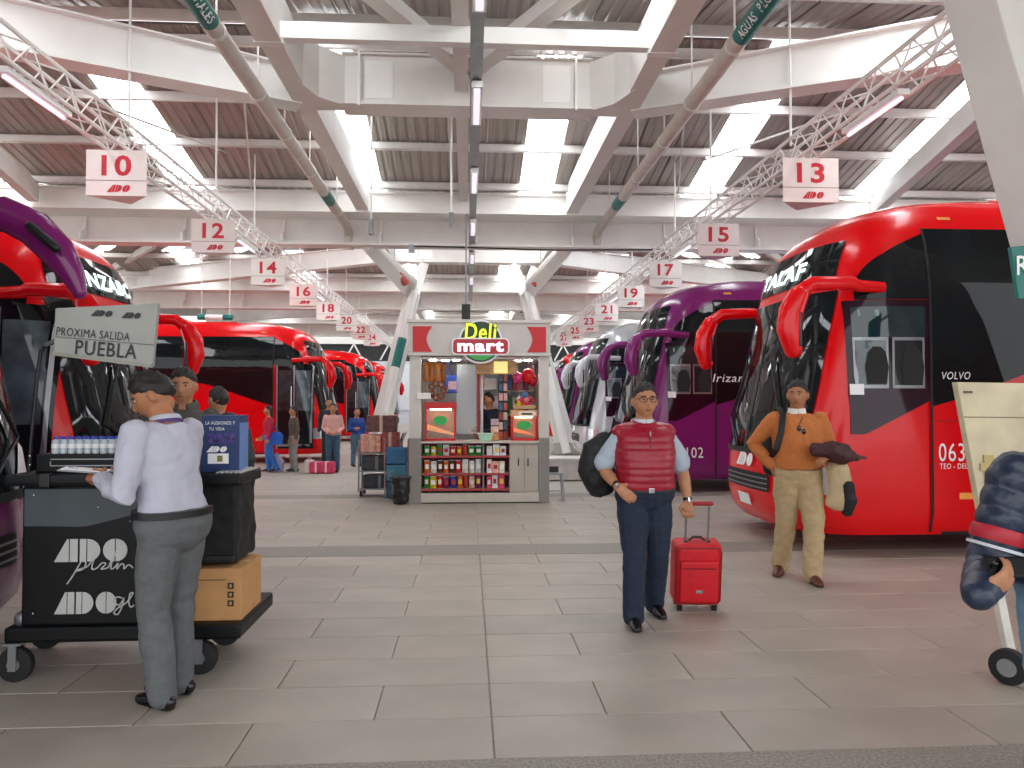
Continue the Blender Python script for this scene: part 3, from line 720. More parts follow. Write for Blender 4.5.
# ============================================================ snack kiosk
KY = 11.73
kx = lambda px: P(px, 402, KY).x
kz = lambda py: P(475, py, KY).z
KW = pm('#cfcac3', .5, var=.05); KG = pm('#8c8883', .55, var=.08); KC = pm('#c6bfb4', .5, var=.05); KRED = pm('#c8000e', .4, var=.04)
xl, xr = kx(409.5), kx(549); xc_ = (xl+xr)/2; KD = 2.1
K = thing('snack_kiosk', 'white snack kiosk with lit fascia sign, glass shelves and cabinet', 'kiosk', (xc_, KY+KD/2, 0))
z_top, z_f = kz(323), kz(356); z_c = kz(442); x1, x2 = kx(421), kx(539); xm = kx(509.5)
def kb(name, x0, x1_, y0, y1, z0, z1, m, par=None, bev=.006):
    return obj(name, MB().bx(x0, x1_, y0, y1, z0, z1), m, par or K, bevel=bev, world=True)
# frame
for a, b in ((xl, x1), (x2, xr)):
    kb('pilaster', a, b, KY, KY+.16, kz(425)-.25, z_f, KW); kb('pilaster_base', a-.004, b+.004, KY-.004, KY+.165, 0, kz(438), KG)
    kb('pilaster', a, b, KY+KD-.16, KY+KD, 0, z_f, KW)
kb('fascia', xl-.02, xr+.02, KY-.03, KY+KD, z_f, z_top, pm('#c9c4be', .5, var=.04))
kb('fascia_cap', xl-.04, xr+.04, KY-.05, KY+KD+.02, z_top, z_top+.05, KW)
kb('fascia_lip', xl-.03, xr+.03, KY-.045, KY-.03, z_f, z_f+.05, KW)
kb('floor_plate', xl+.02, xr-.02, KY+.1, KY+KD, 0.0, .08, KG)
# red end panels with a concave inner edge
for s in (-1, 1):
    xe = xl+.05 if s < 0 else xr-.05; h0, h1 = z_f+.06, z_top-.06; pts = [(0, 0), (.30, 0)]
    for i in range(1, 10):
        a = PI*i/10; pts.append((.30-.085*math.sin(a), (h1-h0)*i/10))
    pts += [(.30, h1-h0), (0, h1-h0)]
    obj('red_panel', MB().prism(pts, (xe, KY-.032, h0), (-s, 0, 0), (0, 0, 1), (0, -.012, 0)), KRED, K, world=True)
# lit logo: green disc, leaf-yellow word, red pill with white word
lx = kx(480.5); lz = kz(342)
def disc(r, n=28, sx=1, sz=1): return [(r*sx*math.cos(2*PI*i/n), r*sz*math.sin(2*PI*i/n)) for i in range(n)]
logo = obj('logo_outline', MB().prism(disc(.345, sx=1.0, sz=1.0), (lx, KY-.034, lz), (1, 0, 0), (0, 0, 1), (0, -.02, 0)), TXTW, K, world=True)
obj('logo_disc', MB().prism(disc(.315, sx=1.0, sz=1.0), (lx, KY-.055, lz), (1, 0, 0), (0, 0, 1), (0, -.012, 0)), pm('#123d16', .4), logo, world=True)
obj('green_swoosh', MB().prism([(.27*math.cos(a), .25*math.sin(a)) for a in [PI+PI*i/12 for i in range(13)]]+[(.25*math.cos(a), -.03+.10*math.sin(a)) for a in [2*PI-PI*i/12 for i in range(13)]], (lx, KY-.068, lz-.04), (1, 0, 0), (0, 0, 1), (0, -.006, 0)), emit('#2e8c3a', .25), logo, world=True)
def pill(w, h, r, n=6):
    p = []
    for cx, cz, a0 in ((w/2-r, -h/2+r, -PI/2), (w/2-r, h/2-r, 0), (-w/2+r, h/2-r, PI/2), (-w/2+r, -h/2+r, PI)):
        for i in range(n+1): a = a0+PI/2*i/n; p.append((cx+r*math.cos(a), cz+r*math.sin(a)))
    return p
obj('pill_outline', MB().prism(pill(.90, .27, .08), (lx, KY-.060, lz-.075), (1, 0, 0), (0, 0, 1), (0, -.02, 0)), TXTW, logo, world=True)
obj('red_pill', MB().prism(pill(.85, .225, .06), (lx, KY-.080, lz-.075), (1, 0, 0), (0, 0, 1), (0, -.008, 0)), pm('#b3081c', .35), logo, world=True)
obj('word_mart', fit(text_mb('mart', .035), (lx, KY-.089, lz-.075), (1, 0, 0), (0, 0, 1), .72, .165, .004), emit('#eef6ff', .75), logo, world=True)
obj('word_deli_shadow', fit(text_mb('Deli', .05, .1), (lx+.0, KY-.069, lz+.155), (1, 0, 0), (0, 0, 1), .52, .29, .002), TXTK, logo, world=True)
obj('word_deli', fit(text_mb('Deli', .02, .1), (lx, KY-.074, lz+.155), (1, 0, 0), (0, 0, 1), .50, .27, .004), emit('#d8ea2a', .55), logo, world=True)
# counter, lower display case, cabinet doors, plinth
kb('counter_top', x1, x2, KY-.02, KY+.5, z_c-.02, z_c+.015, KC)
kb('plinth', x1, x2, KY+.0, KY+.45, 0.02, .16, KC); kb('toe_gap', x1, x2, KY+.03, KY+.45, 0, .03, BLACKP)
kb('display_back', x1, xm, KY+.42, KY+.44, .16, z_c-.02, pm('#7b2a2c', .6))
shelf_z = [.24, kz(472)-.02, kz(458)-.0]
shelf_z = [kz(489), kz(473.5), kz(456)]
for z in shelf_z: kb('shelf', x1, xm, KY+.02, KY+.42, z-.025, z, KC)
for z in shelf_z: kb('price_rail', x1, xm, KY+.012, KY+.02, z-.03, z+.005, pm('#a9383c', .5))
kb('divider', kx(483.5)-.012, kx(483.5)+.012, KY+.03, KY+.42, .16, z_c-.02, KG)
kb('cabinet_box', xm, x2, KY+.03, KY+.45, .16, z_c-.02, KC)
for a, b, hx in ((xm+.01, (xm+x2)/2-.005, (xm+x2)/2-.10), ((xm+x2)/2+.005, x2-.01, (xm+x2)/2+.05)):
    d = kb('cabinet_door', a, b, KY+.01, KY+.03, .19, z_c-.04, pm('#b9b1a5', .5, var=.04))
    kb('handle', hx, hx+.018, KY-.004, KY+.012, .58, .70, BLACKP, d, .003)
# upper interior: back wall, ceiling lamps, inner posts, screen panel
kb('back_wall', xl+.05, xr-.05, KY+KD-.05, KY+KD, 0, z_f, pm('#c9d3da', .5, var=.08, scale=1.5))
kb('inner_ceiling', xl+.05, xr-.05, KY+.1, KY+KD-.06, z_f-.04, z_f-.01, WHITE2)
for i, px in enumerate((432, 444, 456, 520, 530)):
    kb('downlight', kx(px)-.06, kx(px)+.06, KY+.3+.2*(i % 2), KY+.38+.2*(i % 2), z_f-.055, z_f-.04, emit('#fffaf0', 22))
kb('red_post', kx(477.5), kx(480.5), KY+.55, KY+.6, z_c, z_f-.04, pm('#a0202a', .4))
kb('white_post', kx(481), kx(484), KY+.6, KY+.66, z_c, z_f-.04, WHITE2)
kb('menu_board', kx(476), kx(517), KY+.12, KY+.15, kz(374), kz(360), pm('#b58a5a', .5, var=.35, scale=9))
kb('lit_menu', kx(494), kx(508), KY+.11, KY+.122, kz(373), kz(361), emit('#e9dc8a', .4))
kb('side_panel', xl+.03, xl+.05, KY+.16, KY+KD, 0.08, z_f, pm('#b98f84', .5, var=.3, scale=5)); kb('side_panel', xr-.05, xr-.03, KY+.16, KY+KD, .08, z_f, KW)
kb('glass_panel', kx(456), kx(477), KY+.48, KY+.49, z_c+.1, z_f-.1, clear_glass('#dfe9ee', .03, .25))
kb('back_shelf', kx(486), kx(512), KY+1.5, KY+1.9, .08, kz(395), pm('#d2cfd4', .5)); kb('wall_cabinet', kx(486), kx(500), KY+1.5, KY+1.9, kz(388), kz(375), WHITE2)

for r in range(3):      # stock shelves on the kiosk back wall, right side
    zz = .95+.42*r; sh = kb('stock_shelf', kx(512), xr-.07, KY+KD-.4, KY+KD-.06, zz-.03, zz, KC)
    for i in range(4):
        kb('stock_box', kx(513)+.10*i, kx(513)+.10*i+.085, KY+KD-.36, KY+KD-.2, zz, zz+.2+.05*((i*7+r*3) % 4), pm(['#c9433a', '#d9a23a', '#3a7a4a', '#c98aa0', '#3a5f9c', '#e2d8c4', '#8a3a6a'][(i*3+r*2) % 7], .5, var=.3, scale=18), sh)
GOODS = ['#d2201f', '#e8671c', '#2f8f3a', '#e6c21f', '#f0e8d8', '#1f3f9c', '#8a1f5a', '#c23a2a', '#f2b7a0', '#5a2a1a', '#d93a6a', '#eeeeee']
CNAME = dict(zip(GOODS, ['red', 'orange', 'green', 'yellow', 'cream', 'blue', 'plum', 'brick-red', 'salmon', 'brown', 'pink', 'white']))
def packet(x, y, z, w, h, d, col, label, group, kind=0):
    t = thing('snack_packet' if kind == 0 else 'snack_box', label, 'packet' if kind == 0 else 'box', (x, y, z), random.uniform(-.1, .1), group=group)
    if kind == 0:   # pillow bag with crimped ends
        b = MB()
        def fn(u, v):
            a = 2*PI*u; e = math.sin(PI*v)**.45
            return (w/2*math.cos(a)*(.9+.1*e), d/2*math.sin(a)*e, v*h)
        b.grid(fn, 10, 6); obj('bag', b, pm(col, .3, var=.45, scale=28), t, 40)
        obj('top_crimp', MB().box((0, 0, h-.006), (w*.88, .004, .018)), CHROME, t)
    else:
        obj('carton', MB().box((0, 0, h/2), (w, d, h)), pm(col, .45, var=.2, scale=25), t, bevel=.003)
    obj('front_label', MB().box((0, -d/2-.002 if kind else -d/2*.92, h*.52), (w*.6, .004, h*.36)), pm(random.choice(['#f6f1e4', '#fbe04a', '#ffffff', '#b51220']), .4, var=.1), t)
    return t
names = ['bottom', 'middle', 'top']
for si, z in enumerate(shelf_z):
    for sec, (pa, pb) in enumerate(((422, 483), (485, 509))):
        a, b = kx(pa)+.03, kx(pb)-.03; x = a; k = 0
        while x < b-.05:
            w_ = random.uniform(.07, .105); h_ = random.uniform(.175, .215) if si < 2 else random.uniform(.14, .175)
            if sec == 1: col = random.choice(['#eeeeee', '#f2b7a0', '#f0e8d8', '#eeeeee', '#d93a6a'])
            elif si == 1: col = random.choice(['#e8671c', '#f0e8d8', '#c23a2a', '#d2201f', '#5a2a1a'])
            else: col = random.choice(GOODS[:9]) if k else '#2f8f3a'
            side = 'left' if sec == 0 else 'right'
            packet(x+w_/2, KY+.1+random.uniform(0, .03), z+.001, w_, h_, .06, col, f'{CNAME[col]} snack packet, {ORD[min(k,19)]} from left on {names[si]} shelf, {side} half of kiosk case', 'snacks in the kiosk display case', kind=0 if sec == 0 else 1)
            x += w_+.012; k += 1
# hot snack display on the counter, left: red top, glowing case with green sticker
def snack_case(xa, xb, z0, z1, label, glow, red_top):
    t = thing('snack_display', label, 'display case', ((xa+xb)/2, KY+.22, z0)); w_ = (xb-xa); h_ = z1-z0
    obj('tray', MB().box((0, 0, .02), (w_, .36, .04)), KRED, t, bevel=.004)
    for sx in (-1, 1):
        for sy in (-1, 1): obj('corner_post', MB().box((sx*(w_/2-.012), sy*.168, h_/2), (.024, .024, h_)), KRED, t)
    obj('back_panel', MB().box((0, .17, h_/2), (w_-.02, .012, h_)), pm('#8c5a3a', .5), t)
    obj('top_box', MB().box((0, 0, h_+.04), (w_+.02, .38, .10)), KRED if red_top else pm('#d9a57c', .5), t, bevel=.008)
    mound = MB(); mound.grid(lambda u, v: ((u-.5)*(w_-.06), -.15+.3*v, .04+h_*.42*(.35+.65*(1-u))*(.6+.4*math.sin(v*PI))+.012*noise.noise(V(u*14, v*14, 1))), 14, 8)
    obj('heaped_snacks', mound, pm(glow, .6, var=.35, scale=40, bump=.5), t, 60)
    obj('lamp', MB().box((0, 0, h_-.02), (w_*.7, .05, .03)), emit('#ffd9a0', 9), t)
    obj('glass_front', MB().box((0, -.172, h_/2), (w_-.05, .004, h_-.05)), clear_glass('#fff4e4', .03, .12), t)
    obj('green_sticker', MB().prism(disc(.11, 20, 1, .65), (0, -.178, h_*.62), (1, 0, 0), (0, 0, 1), (0, -.003, 0)), pm('#35b45a', .5), t)
    return t
snack_case(kx(425), kx(455.5), z_c+.016, kz(408), 'hot snack display with red top and green oval sticker on the kiosk counter', '#e0a055', True)
snack_case(kx(512), kx(537), z_c+.016, kz(416), 'snack display with orange bags and green sticker at right of kiosk counter', '#e2742a', False)
# hanging bags of bread and pretzels
for i, (px, py, w_, h_, col, lab) in enumerate(((425.5, 362, .10, .30, '#b07034', 'brown bread bag'), (431.5, 362, .10, .32, '#a5622c', 'golden bread bag'), (437.5, 362, .10, .30, '#bd7c3a', 'tan bread bag'), (443, 363, .09, .28, '#9c5a2a', 'dark bread bag'))):
    t = thing('hanging_bag', f'{lab} hanging {ORD[i]} from left inside the kiosk opening', 'bag', (kx(px), KY+.2, kz(py)-h_), group='bread bags hung in the kiosk')
    b = MB(); b.grid(lambda u, v: (w_/2*math.cos(2*PI*u)*(.9+.12*math.sin(9*v)), .035*math.sin(2*PI*u)*math.sin(PI*v)**.4, v*h_), 12, 8); obj('bag', b, pm(col, .35, var=.35, scale=25), t, 50)
    obj('hook', MB().tube([(0, 0, h_-.01), (0, 0, z_f-.04-(kz(py)-h_))], .004, 5), GREYM, t)
t = thing('pretzel_bunch', 'bunch of brown pretzels in clear wrap above the red display', 'snack', (kx(437), KY+.22, kz(404)+.1))
for i in range(7):
    a = 2*PI*i/7; c = V(.10*math.cos(a), .02*math.sin(3*a), .12+.12*math.sin(a))
    obj('pretzel', MB().tube([c+V(.045*math.cos(q), .01*math.sin(2*q), .045*math.sin(q)) for q in [2*PI*j/10 for j in range(11)]], .016, 6), pm('#8a4620', .45, var=.3), t, 60)
obj('stand', MB().tube([(0, .02, 0), (0, .02, .26)], .008, 6), GREYM, t)
t = thing('blue_bag', 'blue tote bag hanging by a strap behind the kiosk counter', 'bag', (kx(451), KY+.5, kz(393)))
obj('pouch', MB().prism([(-.11, 0), (.11, 0), (.12, .24), (.09, .29), (-.09, .29), (-.12, .24)], (0, 0, 0), (1, 0, 0), (0, 0, 1), (0, .06, 0)), pm('#1f55b8', .5, var=.2), t, bevel=.02)
obj('picture', MB().box((0.01, -.003, .13), (.13, .004, .13)), pm('#c9a5b0', .5, var=.4, scale=30), t)
obj('strap', MB().tube([(-.09, .03, .28), (-.06, .03, z_f-.05-kz(393)), (.02, .03, .28)], .01, 6), pm('#1a3f9c', .6), t)
t = thing('security_camera', 'white box camera bracketed on the left kiosk pilaster', 'camera', (kx(420), KY+.2, kz(396)))
obj('housing', MB().bx(-.05, .17, -.24, -.1, -.05, .05), WHITE2, t, bevel=.015); obj('lens', MB().cyl((.17, -.17, 0), (.19, -.17, 0), .03, 12), BLACKG, t); obj('arm', MB().bx(-.06, -.02, -.18, -.02, -.02, .02), WHITE2, t)
# rack of packets in the middle, jars and tubs
t = thing('snack_rack', 'tall narrow rack of coloured snack strips beside the kiosk attendant', 'rack', (kx(504), KY+.32, z_c+.016))
obj('upright', MB().bx(-.075, .075, .03, .05, 0, kz(376)-z_c-.02), BLACKP, t)
for r in range(7):
    for c in range(2):
        col = random.choice(['#5b3a8a', '#d9a5a0', '#2f4f7a', '#8a2a2a', '#c9b8a0', '#b04a2a', '#31506a'])
        obj('packet', MB().box((-.036+.074*c, .0, .07+r*.155), (.062, .04, .12)), pm(col, .35, var=.3, scale=30), t, bevel=.006)
t = thing('pastry_carton', 'stacked small pastry cartons on the counter before the attendant', 'carton', (kx(495), KY+.12, z_c+.016))
for r in range(3): obj('carton', MB().box((0, 0, .06+r*.115), (.12, .12, .10)), pm(['#c98a5a', '#e6b9a4', '#c3a6b0'][r], .5, var=.3, scale=20), t, bevel=.005)
t = thing('plastic_tub', 'pale green plastic tub on the kiosk counter', 'tub', (kx(485.5), KY+.1, z_c+.016))
obj('tub', MB().prism([(-.09, 0), (.09, 0), (.12, .11), (-.12, .11)], (0, -.06, 0), (1, 0, 0), (0, 0, 1), (0, .12, 0)), pm('#a9d8b8', .3, var=.1), t, bevel=.01)
obj('rim', MB().box((0, 0, .115), (.26, .14, .012)), pm('#cfe9d6', .3), t)
# balloons and gifts at upper right
for i, (px, py, col, r, lab) in enumerate(((519, 377, '#d83a7a', .085, 'pink'), (530, 375, '#d5121c', .11, 'big red'), (534, 380, '#b81020', .08, 'small red'))):
    q = V(kx(px), KY+.3, kz(py)); t = thing('balloon', f'{lab} balloon hung at the upper right inside the kiosk', 'balloon', q-V(0, 0, r), group='balloons in the kiosk')
    obj('balloon_skin', MB().sph((0, 0, r), (r, r, r*1.12), 16, 10), pm(col, .2, var=.05), t, 60); obj('string', MB().tube([(0, 0, r*2), (0, 0, z_f-.04-q.z+r)], .003, 4), WHITE2, t); obj('knot', MB().lathe([(.005, -.03), (.014, -.02), (.004, 0)], 8), pm(col, .3), t)
t = thing('gift_basket', 'wrapped gift basket of mixed sweets on top of the right snack display', 'basket', (kx(525), KY+.22, kz(416)+.09+.02))
for i in range(12):
    obj('sweet', MB().box((random.uniform(-.14, .14), random.uniform(-.06, .06), .05+random.uniform(0, .12)), (.06, .05, .08), (random.random(), random.random(), random.random())), pm(random.choice(GOODS), .35, var=.2, scale=20), t, bevel=.008)
obj('basket', MB().prism([(-.17, -.0), (.17, 0), (.19, .06), (-.19, .06)], (0, -.1, 0), (1, 0, 0), (0, 0, 1), (0, .2, 0)), pm('#b99a6a', .6), t)
obj('bow', MB().sph((.01, -.06, .22), (.06, .03, .05), 10, 6), pm('#4a6fa5', .4), t, 50)
t = thing('price_card', 'round white price card hung before the right snack display', 'card', (kx(527), KY+.03, kz(414)))
obj('card', MB().prism(pill(.28, .08, .035), (0, 0, 0), (1, 0, 0), (0, 0, 1), (0, -.004, 0)), pm('#efe2cf', .5), t); obj('print', MB().prism(pill(.17, .028, .012), (0, -.004, 0), (1, 0, 0), (0, 0, 1), (0, -.002, 0)), TXTK, t)

# ============================================================ around the kiosk
g = G(402, 503)
t = thing('waste_bin', 'small waste bin with a black bag left of the kiosk', 'bin', (kx(401), 11.75, 0))
obj('bag', remesh(MB().lathe([(.10, 0), (.13, .05), (.15, .3), (.16, .40), (.155, .43)], 18), .02, 2, .02, 14, 'bag'), pm('#1b1c1e', .35, var=.3, bump=.6, bscale=30), t)
obj('rim', MB().tube([(.165*math.cos(a), .165*math.sin(a), .42) for a in [2*PI*i/16 for i in range(17)]], .012, 6, False), pm('#35383c', .5), t)
for s in (-1, 1): obj('handle', MB().tube([(s*.15, 0, .42), (s*.19, 0, .47), (s*.12, 0, .52)], .008, 6), GREYM, t)
# luggage trolley with parcels
ty = 12.9
t = thing('luggage_trolley', 'tall metal luggage trolley with shelves left of the kiosk', 'trolley', (P(381, 402, ty).x, ty, 0))
for sx in (-.34, .34):
    for sy in (-.22, .22): obj('upright', MB().tube([(sx, sy, .08), (sx, sy, .95)], .016, 8), GREYM, t)
for z in (.12, .42, .72): obj('shelf', MB().box((0, 0, z), (.68, .44, .02)), GREYM, t, bevel=.004)
for sx in (-.3, .3):
    for sy in (-.2, .2): obj('castor', MB().cyl((sx-.02, sy, .05), (sx+.02, sy, .05), .05, 12), RUBBER, t)
obj('push_handle', MB().tube([(.34, -.22, .9), (.40, -.3, 1.05), (.40, .3, 1.05), (.34, .22, .9)], .014, 8), GREYM, t)
bx0 = t.location.x
for i, (dx, z, w_, h_, col, lab, dec) in enumerate(((-.15, .731, .34, .30, '#d99a86', 'salmon patterned parcel at left on the trolley top', '#e9c9a9'), (.17, .731, .28, .34, '#9c4a4a', 'maroon patterned parcel at right on the trolley top', '#caa'), (0.02, 1.073, .5, .28, '#6a4540', 'dark patterned parcel topmost on the luggage trolley', '#c9b07a'), (-.05, .431, .5, .24, '#3a3a3e', 'dark suitcase lying on the middle trolley shelf', '#777'), (0, .131, .55, .22, '#2c3136', 'black case on the lowest trolley shelf', '#555'))):
    q = thing('parcel' if i < 3 else 'suitcase', lab, 'parcel' if i < 3 else 'suitcase', (bx0+dx, ty, z))
    obj('wrap', MB().box((0, 0, h_/2), (w_, .34, h_)), pm(col, .55, var=.45, scale=18), q, bevel=.02)
    obj('band', MB().box((0, 0, h_/2), (.05, .346, h_+.004)), pm('#c9b7a0' if i < 3 else '#77797c', .5), q)
t = thing('crate_stack', 'blue plastic crates stacked beside the luggage trolley', 'crates', (P(398, 402, 12.6).x, 12.55, 0))
for k in range(3): obj('crate', MB().bx(-.17, .17, -.16, .16, .01+k*.28, .27+k*.28), pm(['#2f5f7a', '#3f86a0', '#2a6d9a'][k], .5), t, bevel=.015)
for s in (-1, 1): obj('side_rail', MB().tube([(s*.19, -.17, 0), (s*.19, -.17, .98)], .014, 6), CHROME, t)
# stool and low counter right of the kiosk
t = thing('step_stool', 'small grey plastic stool standing right of the kiosk', 'stool', (P(555, 402, 12.0).x, 12.1, 0))
obj('seat', MB().box((0, 0, .43), (.28, .26, .035)), pm('#a4a6a8', .5), t, bevel=.012)
for sx in (-1, 1):
    for sy in (-1, 1): obj('leg', MB().tube([(sx*.11, sy*.1, .42), (sx*.15, sy*.14, 0)], .016, 8), pm('#a4a6a8', .5), t)
obj('rung', MB().tube([(-.135, -.125, .16), (.135, -.125, .16)], .01, 6), pm('#a4a6a8', .5), t)
t = thing('black_box', 'small black box lying on the grey stool', 'box', (t.location.x-.02, 12.1, .449)); obj('box', MB().box((0, 0, .04), (.16, .14, .08)), BLACKP, t, bevel=.008); obj('lid', MB().box((0, 0, .085), (.17, .15, .012)), pm('#2a2c30', .4), t)
t = thing('low_plinth', 'low white concrete plinth behind the stool', 'plinth', (P(571, 402, 15).x, 15.4, 0)); obj('block', MB().box((0, 0, .2), (.9, .6, .4)), pm('#d5d1cb', .6), t, bevel=.02); obj('cap', MB().box((0, 0, .42), (.96, .66, .05)), WHITE, t, bevel=.01)
# ============================================================ people
def head_fn(q, d):
    x, y, z = q; t = max(0, -z/.117); f = max(0, -d.y)
    x *= 1-.26*t**1.5
    if y > 0: y *= 1-.40*t
    g = lambda v, w: math.exp(-(v/w)**2)
    y *= 1-.06*f
    y -= f*(.026*g(x, .013)*(g(z+.020, .018)+.45*g(z-.006, .022)) + .006*g(x, .05)*g(z-.036, .011) + .008*g(x, .026)*g(z+.053, .011) + .010*g(x, .024)*g(z+.095, .018))
    y += f*(.012*g(abs(x)-.031, .017)*g(z-.014, .012) + .005*g(x, .03)*g(z+.073, .008))
    x += math.copysign(.004*g(abs(x)-.06, .02)*g(z+.012, .02), x)*f
    return V(x, y, z)
def hair_fn(thr, vol, seed, back=.75):
    def fn(q, d):
        h = d.z+back*d.y-thr+.10*noise.noise(d*7+V(seed, 1, 4))+.05*noise.noise(d*18); s = 1/(1+math.exp(-h*14))
        n = noise.noise(d*6+V(seed, 0, 0))*.012+noise.noise(d*14+V(seed, 3, 0))*.006
        p = head_fn(q, d); return p*(.86+s*(.14+vol/.1))+d*(n*s)
    return fn
def hand(mb, wr, d, n, curl, thumb, k=1.0, f=1.0):
    d = Vector(d).normalized(); n = Vector(n); n = (n-d*n.dot(d)).normalized(); l = d.cross(n)
    w = Vector(wr); S = k*f
    mb.cap_tube([w-d*.02*S, w+d*.02*S, w+d*.055*S, w+d*.085*S], [(.026*S, .019*S), (.032*S, .017*S), (.040*S, .016*S), (.039*S, .014*S)], 12, ref=l)
    dr = lambda a: d*math.cos(a)+n*math.sin(a)
    for i, (off, ln) in enumerate(((-.031, .8), (-.0105, .97), (.0105, 1.0), (.031, .92))):
        if thumb < 0: off = -off
        b = w+d*(.086-.006*(i in (0,)))*S+l*off*S; pts = [b-d*.02*S, b]; a = 0
        for seg, da in ((.042, 55), (.027, 70), (.022, 45)):
            a += math.radians(da)*curl; pts.append(pts[-1]+dr(a)*seg*ln*S)
        mb.cap_tube(pts, [.0095*S, .0098*S, .0092*S, .0084*S, .0072*S], 8)
    tl = l*(1 if thumb > 0 else -1); b = w+d*.022*S+tl*.026*S+n*.004*S
    p1 = b+(d*.55+tl*.6+n*.35).normalized()*.042*S; p2 = p1+(d*.8+n*(.3+.5*curl)+tl*(.15-.4*curl)).normalized()*.033*S; p3 = p2+(d*.8+n*(.4+.6*curl)-tl*.4*curl).normalized()*.026*S
    mb.cap_tube([b-tl*.01*S, b, p1, p2, p3], [.015*S, .016*S, .0125*S, .0105*S, .0088*S], 8)
RINGS = [(.83, .150, .105, .01), (.90, .172, .120, .012), (.97, .168, .118, .005), (1.04, .155, .108, 0), (1.12, .158, .112, -.004), (1.20, .170, .120, -.006), (1.28, .182, .122, -.002), (1.34, .184, .110, .004), (1.385, .160, .092, .008), (1.42, .105, .075, .01), (1.45, .062, .06, .008)]
class Man: pass
def human(name, label, loc, rz, H=1.70, g=1.0, belly=0.0, J=None, lean=(0, 0), head_rot=(0, 0, 0), skin=SKIN, hair=None, hthr=.30, hvol=.006, vox=.009, top=None, pants=None, shoes=None, handsp=None, feet=(0, 0), cat='person', twist=0.0, face=True, hairback=.75, group=None, eyes_open=True, hs=1.07):
    """local frame: figure faces -Y, its right side is -X; lengths for 1.70 m, scaled by H"""
    k = H/1.70; t = thing(name, label, cat, loc, rz, group=group); m = Man(); m.t = t; m.k = k
    j = dict(shR=(-.178*g**.6, .005, 1.375), shL=(.178*g**.6, .005, 1.375), elR=(-.235, .03, 1.10), elL=(.235, .03, 1.10), wrR=(-.245, -.03, .86), wrL=(.245, -.03, .86),
             hipR=(-.085, 0, .90), hipL=(.085, 0, .90), knR=(-.10, -.02, .49), knL=(.10, -.02, .49), anR=(-.105, .03, .085), anL=(.105, .03, .085), head=(0, -.02, 1.585))
    def sp(z):
        q = min(1, max(0, (z-.92)/.5)); q = q*q*(3-2*q); return V(lean[0]*q, lean[1]*q, 0)
    for n_ in ('shR', 'shL', 'head'): j[n_] = tuple(V(*j[n_])+sp(1.42)*(1.15 if n_ == 'head' else 1.0))
    if twist:
        for n_ in ('shR', 'shL'): j[n_] = tuple(Matrix.Rotation(twist, 3, 'Z') @ V(*j[n_]))
    if J: j.update(J)
    j = {a: V(*b) for a, b in j.items()}; m.j = j; m.sp = sp
    def rings(z0, z1, th, thb=None):
        pts = []; rad = []
        zs = [r for r in RINGS if z0 <= r[0] <= z1]
        for z, rx, ry, oy in zs:
            b = belly*math.exp(-((z-1.06)/.13)**2)
            ge = 1+(g-1)*(1 if z < 1.25 else .35); tt = th if z < 1.38 else th*.6
            pts.append(V(0, oy-b*.6, z)+sp(z)); rad.append((rx*ge+tt, ry*(1+(ge-1)*.8)+tt+b))
        return pts, rad
    m.rings = rings
    def limb(mb, a, b, c, rr, n=12):
        """two-bone limb with mid points so that it tapers"""
        pts = [a, a.lerp(b, .5), b, b.lerp(c, .35), b.lerp(c, .7), c]; mb.cap_tube(pts, rr, n)
    HR = Euler(head_rot).to_matrix()*hs; hc = j['head']; m.HR = HR
    s = MB()
    s.sph(hc, (.076, .096, .117), 44, 34, HR, head_fn)
    for e in (-1, 1):
        s.sph(hc+HR @ V(e*.076, .012, -.004), (.012, .021, .032), 10, 8, HR @ Euler((0, 0, e*.5)).to_matrix())
    nb = V(0, .012, 1.40)+sp(1.42)
    s.cap_tube([nb, nb.lerp(hc, .45), hc+HR @ V(0, .025, -.05)], [.066*g**.3, .056*g**.4, .056*g**.3], 14)
    p_, r_ = rings(.90, 1.45, -.014); s.cap_tube(p_, r_, 18, ref=(1, 0, 0))
    ag = g**.7
    for sd, e in (('R', -1), ('L', 1)):
        limb(s, j['sh'+sd], j['el'+sd], j['wr'+sd], [.050*ag, .046*ag, .038*ag, .041*ag, .034*ag, .026*ag])
        hp = (handsp or {}).get(sd, {})
        d = hp.get('d', (j['wr'+sd]-j['el'+sd])); n_ = hp.get('n', (-e, 0, 0))
        hand(s, j['wr'+sd], d, n_, hp.get('curl', .35), hp.get('thumb', e), 1.0, hp.get('f', 1.0))
        limb(s, j['hip'+sd], j['kn'+sd], j['an'+sd], [.080, .072, .052, .056, .044, .036])
    s.v = [q*k for q in s.v]
    m.body = obj('body', remesh(s, vox*k*.85, 2, name='body'), skin, t)
    if hair is not None:
        h = MB(); h.sph(hc, (.076, .096, .117), 44, 34, HR, hair_fn(hthr, hvol, random.random()*9, hairback)); h.v = [q*k for q in h.v]
        obj('hair', h, hair, t, 60)
    if face:
        for e in (-1, 1):
            c = (hc+HR @ V(e*.030, -.0745, .0125))*k
            ey = obj('eye', MB().sph(c, (.0115*k, .009*k, (.006 if eyes_open else .0035)*k), 10, 8, HR), pm('#b9aca2', .3), t, 60)
            ci = (hc+HR @ V(e*.030, -.0815, .0125))*k
            obj('iris', MB().sph(ci, (.0062*k, .004*k, .0058*k), 8, 6, HR), pm('#1c120c', .2), ey, 60)
            obj('eyebrow', MB().tube([(hc+HR @ V(e*(.014+.011*i), -.0925+.004*i*(i > 1)+.0035*i, .031+.003*(i == 1)))*k for i in range(4)], [.0035*k, .0045*k, .004*k, .002*k], 6), HAIR, t, 60)
        obj('lips', MB().sph((hc+HR @ V(0, -.0945, -.053))*k, (.022*k, .006*k, .006*k), 12, 6, HR), pm('#8f4f45', .45), t, 60)
